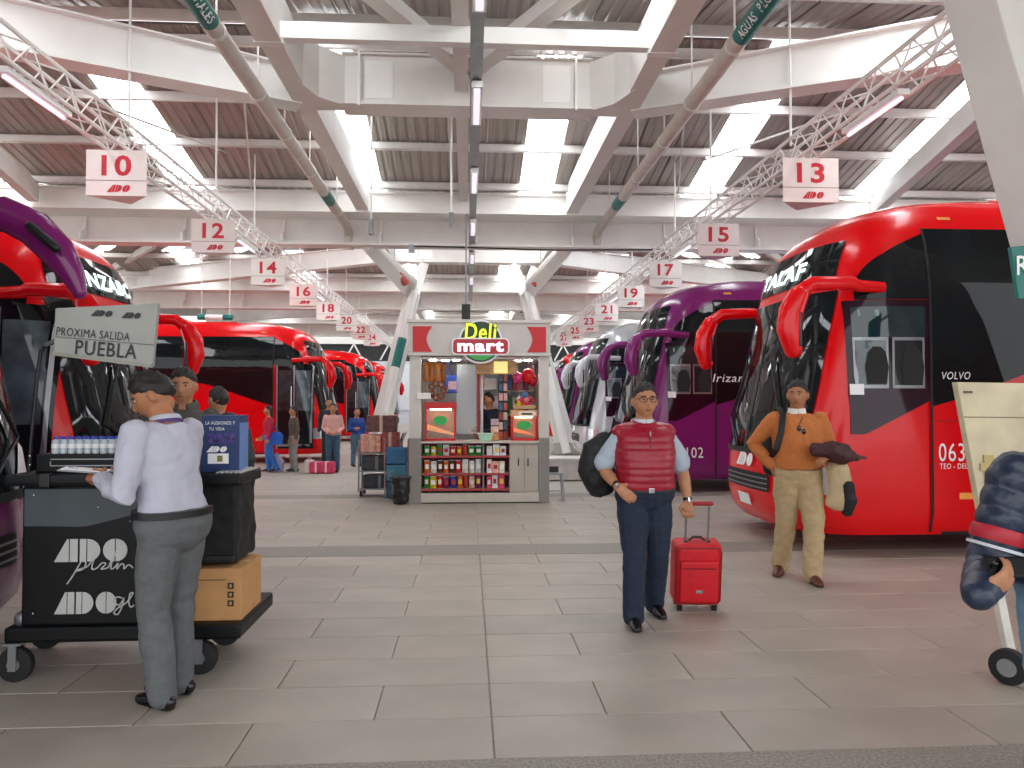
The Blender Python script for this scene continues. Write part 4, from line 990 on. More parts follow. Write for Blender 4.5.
    # clothes
    if top:
        c = MB(); th = top.get('th', .012)
        p_, r_ = rings(top.get('z0', .90), top.get('z1', 1.42), th); c.tube(p_, r_, 22, True, (1, 0, 0))
        sl = top.get('sleeve', 1.0); sr = top.get('sr', 1.0)
        for sd in 'RL':
            a, b, w_ = j['sh'+sd], j['el'+sd], j['wr'+sd]
            if sl <= 0: continue
            if sl >= .6:
                e_ = b.lerp(w_, (sl-.5)*2); pts = [a, a.lerp(b, .5), b, b.lerp(e_, .5), e_]; rr = [.066*ag*sr, .062*ag*sr, .056*ag*sr, .052*ag*sr, .043*ag*sr]
            else:
                e_ = a.lerp(b, sl*2); pts = [a, a.lerp(e_, .5), e_]; rr = [.050*ag*sr, .062*ag*sr, .073*ag*sr]
            c.cap_tube(pts, rr, 14)
        c.v = [q*k for q in c.v]
        obj(top.get('name', 'shirt'), remesh(c, vox*k, 3, top.get('crease', .006), 11, 'top'), top['m'], t)
    if pants:
        c = MB(); p_, r_ = rings(.83, 1.0, pants.get('wth', .018)); p_ = [V(0, .012, .765)]+p_; r_ = [(.115*g, .082)]+r_; c.tube(p_, r_, 20, True, (1, 0, 0)); pr = pants.get('r', 1.0)
        for sd in 'RL':
            limb(c, j['hip'+sd]+V(0, .005, -.02), j['kn'+sd], j['an'+sd]+V(0, -.008, -.02), [.102*g**.6*pr, .094*g**.5*pr, .078*pr, .076*pr, .072*pr, .070*pr], 14)
        c.v = [q*k for q in c.v]
        obj(pants.get('name', 'trousers'), remesh(c, vox*k, 3, pants.get('crease', .007), 9, 'legs', (1, 1, 1.4)), pants['m'], t)
    if shoes is not None:
        for sd, yaw in (('R', feet[0]), ('L', feet[1])):
            a = j['an'+sd]; f = V(math.sin(yaw), -math.cos(yaw), 0); b = V(a.x, a.y, 0); dz = max(0, a.z-.085)
            pit = min(.9, dz*4); fz = V(0, 0, 1)
            pts = [b-f*.055, b-f*.03, b+f*.03, b+f*.09, b+f*.145, b+f*.185]; rr = [(.026, .034), (.034, .047), (.038, .047), (.042, .036), (.043, .026), (.030, .020)]
            pts = [p_+V(0, 0, r[1]+.004)+fz*dz*max(0, 1-(i/5)*1.0) for i, (p_, r) in enumerate(zip(pts, rr))]
            c = MB().cap_tube(pts, rr, 14, ref=f.cross(V(0, 0, 1))); c.v = [V(q.x*k, q.y*k, max(.0015, q.z*k)) for q in c.v]
            sh = obj('shoe', c, shoes, t, 60)
            so = MB().cap_tube([V(p_.x, p_.y, p_.z-r[1]+.008) for p_, r in zip(pts, rr)], [(r[0]*1.04, .008) for r in rr], 12, ref=f.cross(V(0, 0, 1))); so.v = [V(q.x*k, q.y*k, max(.001, q.z*k)) for q in so.v]
            obj('sole', so, BLACKP, sh, 60)
    return m
def part(m, name, mb, mat, smooth=50, parent=None, **kw):
    mb.v = [q*m.k for q in mb.v]; return obj(name, mb, mat, parent or m.t, smooth, **kw)
def belt(m, mat, z=.985, th=.018):
    pts, rad = m.rings(.9, 1.0, th); r = rad[-1]; c = V(0, 0, z)
    b = MB().tube([V(0, pts[-1].y, z-.017), V(0, pts[-1].y, z+.017)], [r, r], 26, ref=(1, 0, 0)); o = part(m, 'belt', b, mat)
    part(m, 'buckle', MB().box((0, pts[-1].y-r[1]-.004, z), (.04, .012, .035)), CHROME, None, o, bevel=.003)
def collar(m, mat, w=.068, tilt=.03, zc=1.435):
    for e in (-1, 1):
        b = MB(); o = m.sp(1.42)
        b.grid(lambda u, v: o+V(e*w*math.sin(PI*u*.98+.02), .012-(.072+.010*v)*math.cos(PI*u), zc+.028-.045*v-.018*v*(1-u)+.012*u)+V(e*.012*v*math.sin(PI*u), -.0*v, 0), 12, 3)
        part(m, 'collar', b, mat)
def watch(m, sd, mat=BLACKP):
    a = m.j['el'+sd]; b = m.j['wr'+sd]; d = (b-a).normalized(); c = b-d*.012
    o = part(m, 'watch', MB().tube([c-d*.010, c+d*.010], .033, 14), mat); part(m, 'watch_face', MB().tube([c+V(0, -.03, 0)-d*.016, c+V(0, -.03, 0)+d*.016], .012, 10), CHROME, 50, o)

NAVY = pm('#152438', .8, var=.15, scale=20, bump=.25, bscale=90)
# ---- man in the red vest
m = human('person', 'man in red quilted vest and glasses pulling a red suitcase', (P(644, 402, 5.42).x, 5.42, 0), math.radians(2), 1.70, 1.20, belly=.03, vox=.008,
    J=dict(shR=(-.168, .005, 1.355), shL=(.168, .005, 1.355), elR=(-.30, .06, 1.10), wrR=(-.235, -.13, .985), elL=(.30, .05, 1.09), wrL=(.315, -.03, .86), knR=(-.11, -.13, .50), anR=(-.12, -.13, .085), knL=(.10, .0, .49), anL=(.11, .16, .10)),
    handsp=dict(R=dict(d=(.62, -.25, -.55), n=(.2, .9, -.1), curl=.35, thumb=1, f=1.05), L=dict(d=(.0, -.05, -1), n=(-.25, -.9, 0), curl=1.0, thumb=1, f=1.05)),
    hair=HAIR, hs=1.11, hthr=.10, hvol=.010, hairback=.6, top=dict(m=pm('#a9b4c2', .7, var=.18, scale=60, stretch=(1, 40, 1)), sleeve=.42, sr=.98, z0=.97), pants=dict(m=NAVY, r=1.08), shoes=pm('#131316', .25), feet=(-.12, .1))
belt(m, BLACKP, .955, .024)
# quilted vest: torso shell with horizontal channels
vb = MB(); p_, r_ = m.rings(.97, 1.42, .026); vb.tube(p_, r_, 30, True, (1, 0, 0))
for e in (-1, 1): vb.cap_tube([V(e*.085, .01, 1.39), V(e*.178, .006, 1.358)], [.048, .063], 14)
vb.v = [q*m.k for q in vb.v]
vm = remesh(vb, .008, 3, 0, 1, 'vest')
for v in vm.vertices:
    n_ = v.normal; v.co += n_*(.005*abs(math.sin(v.co.z*PI/.05))**.6-.003)
VEST = pm('#96102a', .35, var=.10, scale=10, bump=.2, bscale=50)
o = obj('vest', vm, VEST, m.t)
part(m, 'vest_collar', MB().tube([V(.085*math.sin(a), .012-.09*math.cos(a), 1.40+.024*(1-math.cos(a))) for a in [.45+(2*PI-.9)*i/16 for i in range(17)]], [(.012, .028)]*17, 10), VEST)
part(m, 'zip', MB().tube([V(0, -.155, 1.34), V(0, -.168, 1.28), V(0, -.190, 1.12), V(0, -.192, 1.0)], .004, 6), pm('#6a0818', .5)); part(m, 'zip_pull', MB().box((0, -.16, 1.355), (.010, .01, .035)), CHROME, None)
collar(m, pm('#c3cbd6', .7, var=.08), .072, zc=1.425)
watch(m, 'L'); watch(m, 'R', BLACKP)
hc = m.j['head']
gl = part(m, 'spectacles', MB().tube([hc+V(-.075, .01, .016), hc+V(-.07, -.085, .018)], .003, 6).tube([hc+V(.075, .01, .016), hc+V(.07, -.085, .018)], .003, 6).tube([hc+V(-.012, -.112, .018), hc+V(.012, -.112, .018)], .003, 6), BLACKP)
for e in (-1, 1):
    part(m, 'rim', MB().tube([hc+V(e*.038+.026*math.cos(a), -.103+.010*abs(math.cos(a)) if e*math.cos(a) > 0 else -.106, .012+.019*math.sin(a)) for a in [2*PI*i/16 for i in range(17)]], .0026, 6, False), BLACKP, 50, gl)
# shoulder bag
t = thing('shoulder_bag', 'black shoulder bag hanging behind the red-vested man', 'bag', m.t.location+V(-.27, .14, .93)); RB = pm('#0c0e10', .6, var=.2, bump=.4, bscale=60)
obj('pouch', remesh(MB().cap_tube([V(-.02, 0, 0), V(-.06, 0, .14), V(-.04, -.01, .30), V(.02, -.02, .38)], [(.10, .06), (.145, .085), (.13, .08), (.07, .05)], 16, ref=(1, 0, 0)), .012, 8, .010, 12, 'pouch'), RB, t)
obj('strap', MB().tube([V(.02, -.03, .36), V(.06, -.12, .47), V(.085, -.13, .50), V(.09, -.0, .53), V(.08, .05, .42), V(.02, .03, .3)], (lambda r: [r]*6)((.022, .006)), 8), RB, t, 50)
obj('strap', MB().tube([V(.085, -.135, .50), V(.075, -.165, .40), V(.06, -.165, .25), V(.02, -.09, .08)], [(.02, .006)]*4, 8), RB, t, 50)
# red suitcase pulled behind him
sx, sy = P(693, 402, 5.70).x, 5.70
t = thing('suitcase', 'bright red fabric wheeled suitcase pulled by the red-vested man', 'suitcase', (sx, sy, 0)); t.rotation_euler = (math.radians(10), 0, math.radians(-4))
SR = pm('#c90d1e', .55, var=.08, scale=12, bump=.3, bscale=140)
sbm = obj('shell', MB().box((0, 0, .30), (.355, .21, .48)), SR, t, 50, bevel=.05, seg=4)
obj('front_pocket', MB().box((0, -.108, .26), (.29, .045, .33)), SR, t, 50, bevel=.022, seg=3)
obj('piping', MB().tube([(.155*math.cos(a) if False else x, -.106, z) for x, z in ((-.14, .52), (.14, .52), (.165, .49), (.165, .11), (.14, .08), (-.14, .08), (-.165, .11), (-.165, .49), (-.14, .52))], .006, 6), pm('#8a0a14', .5), t)
obj('badge', MB().box((0, -.133, .19), (.05, .006, .025)), CHROME, t, bevel=.002); obj('zip_line', MB().box((0, -.134, .37), (.24, .004, .006)), pm('#5a0a10', .5), t)
for e in (-1, 1):
    obj('handle_rod', MB().tube([(e*.085, .0, .50), (e*.085, .0, .82)], .009, 8), GREYM, t, 50)
    obj('wheel', MB().cyl((e*.13-.015, .07, .035), (e*.13+.015, .07, .035), .035, 14), RUBBER, t, 40); obj('foot', MB().box((e*.13, -.07, .045), (.04, .03, .05)), BLACKP, t)
    obj('rod_socket', MB().box((e*.085, -.01, .53), (.03, .05, .03)), BLACKP, t, bevel=.005)
obj('grip', MB().cap_tube([(-.10, 0, .83), (.10, 0, .83)], .016, 10), pm('#a01822', .5), t, 50); obj('carry_strap', MB().tube([(-.06, 0, .54), (-.03, 0, .57), (.03, 0, .57), (.06, 0, .54)], .01, 6), BLACKP, t, 50)

# ---- man in the orange sweater
ORG = pm('#bd6f38', .85, var=.10, scale=30, bump=.35, bscale=120)
KHAKI = pm('#b59e78', .85, var=.10, scale=20, bump=.3, bscale=70)
m2 = human('person', 'man in orange sweater and khaki trousers carrying a folded coat', (P(797, 402, 6.6).x, 6.6, 0), math.radians(-12), 1.76, 1.10, vox=.008, belly=.02,
    J=dict(elR=(-.36, .07, 1.16), wrR=(-.22, -.02, .97), elL=(.285, .02, 1.10), wrL=(.20, -.24, 1.06), knR=(-.09, .03, .50), anR=(-.12, .17, .11), knL=(.10, -.13, .49), anL=(.08, -.14, .085)),
    handsp=dict(R=dict(d=(.55, -.15, -.8), n=(.3, .9, 0), curl=.5, thumb=1), L=dict(d=(-.6, -.55, .0), n=(0, .3, -1), curl=.7, thumb=-1)),
    head_rot=(.05, 0, -.38), hair=HAIR, hthr=.10, hvol=.011, hairback=.6, skin=SKIN2, top=dict(m=ORG, sleeve=.97, th=.030, name='sweater', crease=.008, sr=1.04, z0=.96), pants=dict(m=KHAKI, r=1.12, crease=.011), shoes=pm('#5a2a1c', .4, var=.15), feet=(-.35, .1))
collar(m2, pm('#e6e2da', .7), .07, zc=1.44)
t = thing('sunglasses', 'dark sunglasses hooked on the orange sweater neckline', 'sunglasses', m2.t.location, m2.t.rotation_euler.z); k = m2.k
o = obj('lens', MB().sph(V(-.02, -.162, 1.30)*k, (.020, .008, .028), 10, 8), BLACKG, t, 50); obj('lens', MB().sph(V(.018, -.166, 1.275)*k, (.020, .008, .026), 10, 8), BLACKG, t, 50); obj('bridge', MB().tube([V(-.02, -.165, 1.33)*k, V(.01, -.165, 1.40)*k], .004, 6), BLACKP, t)
# dark shoulder bag strap and bag
t = thing('backpack', 'black backpack slung on the right shoulder of the orange-sweater man', 'backpack', m2.t.location, m2.t.rotation_euler.z)
obj('strap', MB().tube([V(-.13, .12, 1.38)*k, V(-.145, .02, 1.475)*k, V(-.14, -.10, 1.42)*k, V(-.165, -.16, 1.28)*k, V(-.205, -.15, 1.12)*k, V(-.22, -.0, 1.04)*k], [(.028, .008)]*6, 8, ref=(1, 0, 0)), RB, t, 50)
obj('pack', remesh(MB().cap_tube([V(-.10, .24, .95), V(-.10, .27, 1.12), V(-.08, .24, 1.32)], [(.16, .08), (.18, .11), (.14, .08)], 16, ref=(1, 0, 0)), .014, 3, .006, 12, 'pack'), RB, t)
# folded coat and cap over his left forearm
t = thing('folded_coat', 'beige coat with maroon lining draped over the left forearm', 'coat', m2.t.location, m2.t.rotation_euler.z)
c = MB().cap_tube([V(.28, -.05, 1.05), V(.30, -.13, .95), V(.31, -.15, .80), V(.30, -.15, .66)], [(.07, .10), (.09, .10), (.10, .07), (.12, .05)], 16, ref=(1, 0, 0))
c.v = [q*k for q in c.v]; obj('coat_body', remesh(c, .011, 3, .014, 10, 'coat', (1, 1, .5)), pm('#bfa985', .85, var=.12, bump=.3), t)
c = MB().cap_tube([V(.36, -.20, .82), V(.37, -.19, .70), V(.36, -.17, .60)], [(.05, .05), (.06, .05), (.05, .04)], 12, ref=(1, 0, 0)); c.v = [q*k for q in c.v]; obj('dark_flap', remesh(c, .009, 8, .012, 12, 'flap'), pm('#1c1a1c', .7), t)
t = thing('maroon_jacket', 'bundled dark maroon jacket held against the orange sweater', 'jacket', m2.t.location, m2.t.rotation_euler.z)
c = MB().cap_tube([V(.10, -.26, 1.13), V(.20, -.27, 1.12), V(.32, -.24, 1.09), V(.42, -.2, 1.06)], [(.06, .06), (.09, .09), (.085, .085), (.03, .03)], 16); c.v = [q*k for q in c.v]
obj('bundle', remesh(c, .011, 3, .016, 11, 'bundle'), pm('#3c161c', .6, var=.3, bump=.3), t); obj('sleeve_end', MB().cap_tube([V(.42, -.2, 1.07)*k, V(.50, -.19, 1.06)*k], [.025, .012], 10), pm('#5a2a30', .6), t, 50)

# ---- man in the white shirt at the snack cart
SHIRT = pm('#b3b4c2', .7, var=.05, scale=6, bump=.12, bscale=40)
GREYT = pm('#5b5e60', .85, var=.10, scale=20, bump=.25, bscale=90)
wl = P(174, 402, 4.10)
m3 = human('person', 'man in pale shirt and grey trousers bent over the snack cart', (wl.x, 4.10, 0), math.radians(-112), 1.76, 1.06, vox=.008, lean=(0, -.07),
    J=dict(elL=(.27, -.05, 1.07), wrL=(.16, -.31, 1.145), elR=(-.24, -.14, 1.08), wrR=(-.12, -.36, 1.16), knL=(.09, -.03, .49), anL=(.09, .04, .085), knR=(-.09, -.04, .49), anR=(-.09, -.02, .085), head=(0, -.135, 1.555)),
    handsp=dict(L=dict(d=(-.2, -1, .15), n=(-.6, .2, -.5), curl=.75, thumb=-1), R=dict(d=(.1, -1, .1), n=(.6, .2, -.5), curl=.8, thumb=1)),
    head_rot=(.50, 0, .55), skin=SKIN2, hair=HAIR, hthr=.12, hvol=.014, hairback=.5, top=dict(m=SHIRT, sleeve=.95, th=.014, crease=.012, sr=1.02, z0=.83), pants=dict(m=GREYT, r=1.04, crease=.008, wth=.032), shoes=pm('#111113', .25), feet=(.15, -.2))
belt(m3, BLACKP, .966, .043); watch(m3, 'L', CHROME)
part(m3, 'collar', MB().tube([V(.068*math.sin(a), -.055-.068*math.cos(a), 1.435+.012*math.cos(a)*-1) for a in [2*PI*i/20 for i in range(21)]], [(.010, .024)]*21, 8, False), SHIRT)
part(m3, 'lanyard', MB().tube([V(.078*math.sin(a), -.05-.078*math.cos(a), 1.425-.012*math.cos(a)) for a in [.5+(2*PI-1)*i/20 for i in range(21)]], [(.004, .010)]*21, 8), pm('#4a2a6a', .6))
# ---- young man behind the cart
m4 = human('person', 'young man in dark grey jacket looking down behind the cart', (P(184, 402, 5.75).x, 5.75, 0), math.radians(8), 1.82, 1.0, vox=.010, J=dict(wrR=(-.2, -.22, 1.02), wrL=(.2, -.24, 1.0)), handsp=dict(L=dict(n=(-1, 0, 0), curl=.5), R=dict(n=(1, 0, 0), curl=.5)),
    head_rot=(.12, 0, .0), hair=HAIR, hthr=.12, hvol=.012, hairback=.6, eyes_open=False, top=dict(m=pm('#4f4a45', .8, var=.15, bump=.3), sleeve=.97, th=.024, name='jacket', crease=.01), pants=dict(m=pm('#26282c', .8)), shoes=BLACKP)
part(m4, 'jacket_collar', MB().tube([V(.085*math.sin(a), .012-.085*math.cos(a), 1.43+.02*(1-math.cos(a))) for a in [.4+(2*PI-.8)*i/16 for i in range(17)]], [(.014, .035)]*17, 10), pm('#4f4a45', .8, var=.15, bump=.3))
# ---- man with the big backpack
m5 = human('person', 'man in light blue shirt seen from behind with big dark backpack', (P(219, 402, 7.25).x, 7.25, 0), math.radians(-140), 1.71, 1.0, vox=.011, head_rot=(.1, 0, .2), hair=HAIR, hthr=.05, hvol=.008, hairback=.6, top=dict(m=pm('#b9cbd8', .7), sleeve=.95), pants=dict(m=pm('#3a3d44', .8)), shoes=BLACKP)
t = thing('backpack', 'big dark grey backpack worn by the man in light blue shirt', 'backpack', m5.t.location, m5.t.rotation_euler.z)
obj('pack', remesh(MB().cap_tube([V(0, .26, .80), V(0, .30, 1.05), V(0, .26, 1.32), V(0, .22, 1.42)], [(.19, .11), (.22, .15), (.19, .12), (.10, .07)], 18, ref=(1, 0, 0)), .014, 3, .006, 10, 'pack'), pm('#232628', .65, var=.2, bump=.4), t)
for e in (-1, 1): obj('strap', MB().tube([V(e*.10, .16, 1.38), V(e*.115, .03, 1.465), V(e*.12, -.11, 1.36), V(e*.16, -.11, 1.18), V(e*.19, .1, 1.0)], [(.03, .009)]*5, 8, ref=(1, 0, 0)), pm('#1a1c1e', .6), t, 50)
# ---- person with the phone at the right edge
PUFF = pm('#1e2a40', .38, var=.15, scale=12, bump=.2, bscale=60)
m6 = human('person', 'person in navy puffer jacket with red sleeve band using a phone', (2.29, 2.74, 0), math.radians(0), 1.70, 1.12, vox=.009, lean=(.0, -.03),
    J=dict(shR=(-.24, -.03, 1.32), elR=(-.345, -.03, .955), wrR=(-.52, -.22, .915), elL=(.33, -.03, .95), wrL=(.12, -.26, 1.0), head=(.06, -.10, 1.545)), head_rot=(.5, 0, -.1), hair=HAIR, hthr=.2, hvol=.012,
    handsp=dict(R=dict(d=(.80, -.10, .42), n=(-.15, .85, .35), curl=.5, thumb=-1, f=1.15), L=dict(d=(-.7, -.4, .2), n=(0, .3, .9), curl=.5, thumb=-1)), top=dict(m=PUFF, sleeve=0, th=.05, name='jacket', crease=.008), pants=dict(m=pm('#5f7f98', .85, var=.15, scale=15, bump=.3)), shoes=pm('#ddd', .5) if False else pm('#dddddd', .5))
def puffy(m, a, b, r0, r1, n, mat, name, t0=0.0, t1=1.0):
    bb = MB(); pts = []; rr = []
    for i in range(n*6+1):
        u = t0+(t1-t0)*i/(n*6); pts.append(a.lerp(b, u)); rr.append((r0+(r1-r0)*u)*(.90+.12*abs(math.sin(PI*i/6))**.6))
    bb.cap_tube(pts, rr, 18); bb.v = [q*m.k for q in bb.v]
    return obj(name, remesh(bb, .008, 2, .005, 16, name), mat, m.t)
for sd in 'RL':
    a, b, c = m6.j['sh'+sd], m6.j['el'+sd], m6.j['wr'+sd]
    puffy(m6, a, b, .086, .084, 5, PUFF, 'sleeve'); puffy(m6, b, b.lerp(c, 1.03), .083, .060, 3, PUFF, 'cuff')
a, b = m6.j['shR'], m6.j['elR']
part(m6, 'red_band', MB().tube([a.lerp(b, .58), a.lerp(b, .62), a.lerp(b, .68), a.lerp(b, .72)], [.088, .093, .093, .089], 20), pm('#a81428', .5, var=.1)); part(m6, 'white_stripe', MB().tube([a.lerp(b, .76), a.lerp(b, .79)], .093, 20), pm('#c9ccd2', .5))
ptp, ptr = m6.rings(.9, 1.42, .06)
for i in range(8):
    z = .92+.06*i; rx, ry = (.19*1.12+.05, .16)
    part(m6, 'quilt_seam', MB().tube([V((.215+.02)*math.cos(q), -.01+.172*math.sin(q), z)+m6.sp(z) for q in [2*PI*u/28 for u in range(29)]], .020, 8, False), PUFF)
w_ = m6.j['wrR']*m6.k
t = thing('mobile_phone', 'black mobile phone held in the hand at the right edge', 'phone', m6.t.location, m6.t.rotation_euler.z)
c = w_+V(.125, .022, .085); R_ = Euler((math.radians(62), 0, math.radians(-14))).to_matrix()
obj('phone_case', MB().box(c, (.140, .012, .072), Euler((math.radians(-30), 0, math.radians(-10)))), pm('#060708', .3, spec=.3), t, bevel=.005, seg=3); obj('camera_lens', MB().sph(c+V(-.055, -.012, .015), .010, 10, 6), BLACKG, t, 50); obj('screen', MB().box(c+V(0, .008, .004), (.130, .003, .064), Euler((math.radians(-30), 0, math.radians(-10)))), BLACKG, t)

# ---- travellers waiting by the far red coach
def far(px, Yd, H, rz, label, top, legs, skin=SKIN, longhair=True, J=None, hs=None, sleeve=.95, g=.95, shoes=None):
    q = human('person', label, (P(px, 402, Yd).x, Yd, 0), math.radians(rz), H, g, vox=.016, J=J, handsp=hs, hair=HAIR, hthr=.22, hvol=.014, top=dict(m=pm(top, .75, var=.12), sleeve=sleeve, crease=.008), pants=dict(m=pm(legs, .8, var=.2, scale=14)), shoes=shoes or pm('#2a2624', .6), skin=skin)
    if longhair:
        hc_ = q.j['head']; c_ = MB().cap_tube([hc_+V(0, .06, .02), hc_+V(0, .085, -.10), hc_+V(0, .085, -.24)], [(.07, .04), (.085, .04), (.06, .03)], 12, ref=(1, 0, 0)); part(q, 'long_hair', c_, HAIR)
    return q
fw = far(269, 17.3, 1.48, -75, 'woman in crimson top and blue leggings walking by the red coach', '#b5163c', '#2f6fc0', J=dict(wrR=(-.24, -.15, .92), anL=(.1, .2, .12), knL=(.1, .05, .48)))
t = thing('blue_bag', 'bright blue bag carried by the woman in crimson', 'bag', fw.t.location+V(.16, -.15, .62)); obj('pouch', MB().prism([(-.16, 0), (.16, 0), (.19, .2), (.12, .28), (-.12, .28), (-.19, .2)], (0, 0, 0), (1, 0, 0), (0, 0, 1), (0, .12, 0)), pm('#1f62d0', .5), t, bevel=.03); obj('strap', MB().tube([(-.1, .06, .27), (0, .06, .42), (.1, .06, .27)], .012, 6), pm('#1a3f9c', .6), t)
far(294, 17.4, 1.46, -60, 'woman in camouflage trousers and dark top before the coach door', '#5d544a', '#8a8c88')
fp = far(333, 17.2, 1.53, 10, 'woman in pale pink sweater and jeans beside a pink bag', '#d3a49a', '#35566f', J=dict(wrR=(-.1, -.2, 1.0), wrL=(.12, -.2, 1.0)))
far(329, 19.0, 1.66, 15, 'dark-haired man half hidden behind the woman in pink', '#2a2c33', '#23252a', longhair=False)
far(357, 18.6, 1.42, 25, 'woman in blue top and jeans holding a phone near the trolley', '#1f3f86', '#48667c', J=dict(wrR=(-.14, -.26, 1.12), elR=(-.24, -.05, 1.08)))
t = thing('pink_bag', 'pink and magenta striped bag on the floor by the waiting woman', 'bag', (P(323, 402, 17.0).x, 17.0, 0)); obj('bag_body', MB().bx(-.27, .27, -.16, .16, 0, .25), pm('#c2355c', .6, var=.3, scale=9), t, bevel=.04, seg=3)
for dx in (-.12, .1): obj('stripe', MB().bx(dx-.02, dx+.02, -.165, .165, 0.02, .253), pm('#e8c4cc', .6), t)
t = thing('paper_bag', 'small white bag on the floor left of the pink bag', 'bag', (P(310, 402, 17.1).x, 17.1, 0)); obj('sack', MB().prism([(-.09, 0), (.09, 0), (.1, .28), (-.1, .28)], (0, -.07, 0), (1, 0, 0), (0, 0, 1), (0, .14, 0)), pm('#ddd8d4', .6), t, bevel=.015); obj('handle', MB().tube([(-.05, 0, .27), (0, 0, .36), (.05, 0, .27)], .006, 6), WHITE2, t)
t = thing('lilac_sack', 'lilac sack on the floor behind the woman in crimson', 'bag', (P(277, 402, 17.5).x, 17.5, 0)); obj('sack', remesh(MB().cap_tube([(0, 0, .06), (0, 0, .22), (0, 0, .34)], [(.17, .14), (.17, .14), (.07, .06)], 16, ref=(1, 0, 0)), .02, 2, .02, 9, 'sack'), pm('#a5a3c4', .6), t); obj('tie', MB().tube([(0, 0, .36), (0, 0, .42)], .03, 8), pm('#8a88ac', .6), t)
# ---- kiosk attendant
human('person', 'kiosk attendant in navy hoodie standing behind the counter', (kx(491), KY+.98, .081), math.radians(-55), 1.64, 1.0, vox=.013, J=dict(wrR=(-.16, -.26, 1.05), wrL=(.16, -.28, 1.03)), head_rot=(.12, 0, -.1), hair=HAIR, hthr=.28, hvol=.012, top=dict(m=pm('#1d2a40', .8, var=.15, bump=.3), sleeve=.97, th=.022), pants=dict(m=pm('#23262c', .8)), shoes=BLACKP)
# ============================================================ snack cart at left
CY = 4.42; CDP = .72
cxp = lambda px, Y=CY: P(px, 402, Y).x
czp = lambda py, Y=CY: P(300, py, Y).z
CK = pm('#070a0c', .45, var=.2, scale=8, spec=.25); CK2 = pm('#0f1316', .45, var=.15, spec=.25); SILV = pm('#b9b9b6', .45, var=.06)
xa, xb = cxp(9), cxp(243); zd = czp(622)
cart = thing('snack_cart', 'black wheeled snack cart with silver lettering at left', 'cart', ((xa+xb)/2, CY+CDP/2, 0))
def cb(name, x0, x1, y0, y1, z0, z1, m, par=None, bev=.008): return obj(name, MB().bx(x0, x1, y0, y1, z0, z1), m, par or cart, bevel=bev, world=True)
cb('platform', xa, xb, CY-.02, CY+CDP, zd-.09, zd, CK, bev=.02)
cb('platform_trim', xa+.02, xb-.02, CY-.024, CY-.018, zd-.02, zd-.005, CK2, bev=0)
bx0, bx1 = cxp(24), cxp(190); zt = czp(484)
body = cb('cabinet', bx0, bx1, CY, CY+CDP-.06, zd, zt, CK, bev=.015)
# grey wave panel across the cabinet top
pts = [(0, 0)]; W_ = bx1-bx0-.03; n = 18; hh = zt-czp(522)
wave = [(W_*i/n, -(hh*(.82+.24*math.sin(1.2+3.6*i/n)) if i < n else hh*.3)) for i in range(n+1)]
wave = [(W_*i/n, -hh*(1.0-.05*math.cos(PI*i/n) if i/n < .35 else max(.30, 1.0-1.0*(i/n-.35)))) for i in range(n+1)]
obj('wave_panel', MB().prism([(0, 0)]+wave+[(W_, 0)], (bx0+.015, CY-.001, zt-.02), (1, 0, 0), (0, 0, 1), (0, -.006, 0)), pm('#3f484d', .5, var=.1), body, world=True)
for px, py in ((35, 495), (99, 507), (131, 521), (34, 613)): 
    q = P(px, py, CY); obj('rivet', MB().sph((q.x, CY-.009, q.z), .006, 8, 6), CHROME, body, world=True)
def silver(mb, pxa, pxb, pya, pyb, name):
    a, b = P(pxa, pya, CY), P(pxb, pyb, CY)
    r = fit(mb, ((a.x+b.x)/2, CY-.004, (a.z+b.z)/2), (1, 0, 0), (0, 0, 1), abs(b.x-a.x), abs(a.z-b.z), .004); obj(name, r, SILV, body, world=True)
silver(ado_mb(.0), 55, 128, 539, 561, 'operator_logo'); silver(ado_mb(.0), 55, 117, 592, 613, 'operator_logo')
def script(pts, name, r=.0045):
    """hand-lettered word drawn as a smooth stroke through pixel points on the cabinet face"""
    P3 = [P(x, y, CY-.006) for x, y in pts]; out = []
    for i in range(len(P3)-1):
        p0, p1, p2, p3 = P3[max(0, i-1)], P3[i], P3[i+1], P3[min(len(P3)-1, i+2)]
        for s_ in range(4):
            t_ = s_/4; out.append(.5*((2*p1)+(p2-p0)*t_+(2*p0-5*p1+4*p2-p3)*t_*t_+(3*p1-p0-3*p2+p3)*t_**3))
    out.append(P3[-1]); obj(name, MB().tube(out, r, 5), SILV, body, 60, world=True)
script([(67, 584), (72, 577), (78, 567), (82, 561), (86, 563), (83, 569), (76, 571), (80, 569), (88, 566), (94, 556), (97, 553), (93, 562), (92, 569), (97, 568), (102, 563), (106, 564), (101, 569), (107, 568), (109, 566), (113, 556), (116, 552), (112, 562), (111, 569), (115, 567), (118, 563), (117, 569), (121, 564), (124, 565), (124, 569), (128, 565), (131, 566), (133, 568)], 'script_word')
script([(107, 558), (114, 556), (122, 555)], 'script_word', .003)
script([(122, 598), (117, 597), (114, 602), (119, 605), (123, 600), (124, 598), (122, 607), (118, 614), (114, 613), (118, 608), (126, 603), (131, 597), (133, 593), (130, 594), (129, 603), (131, 607), (134, 605)], 'script_word')
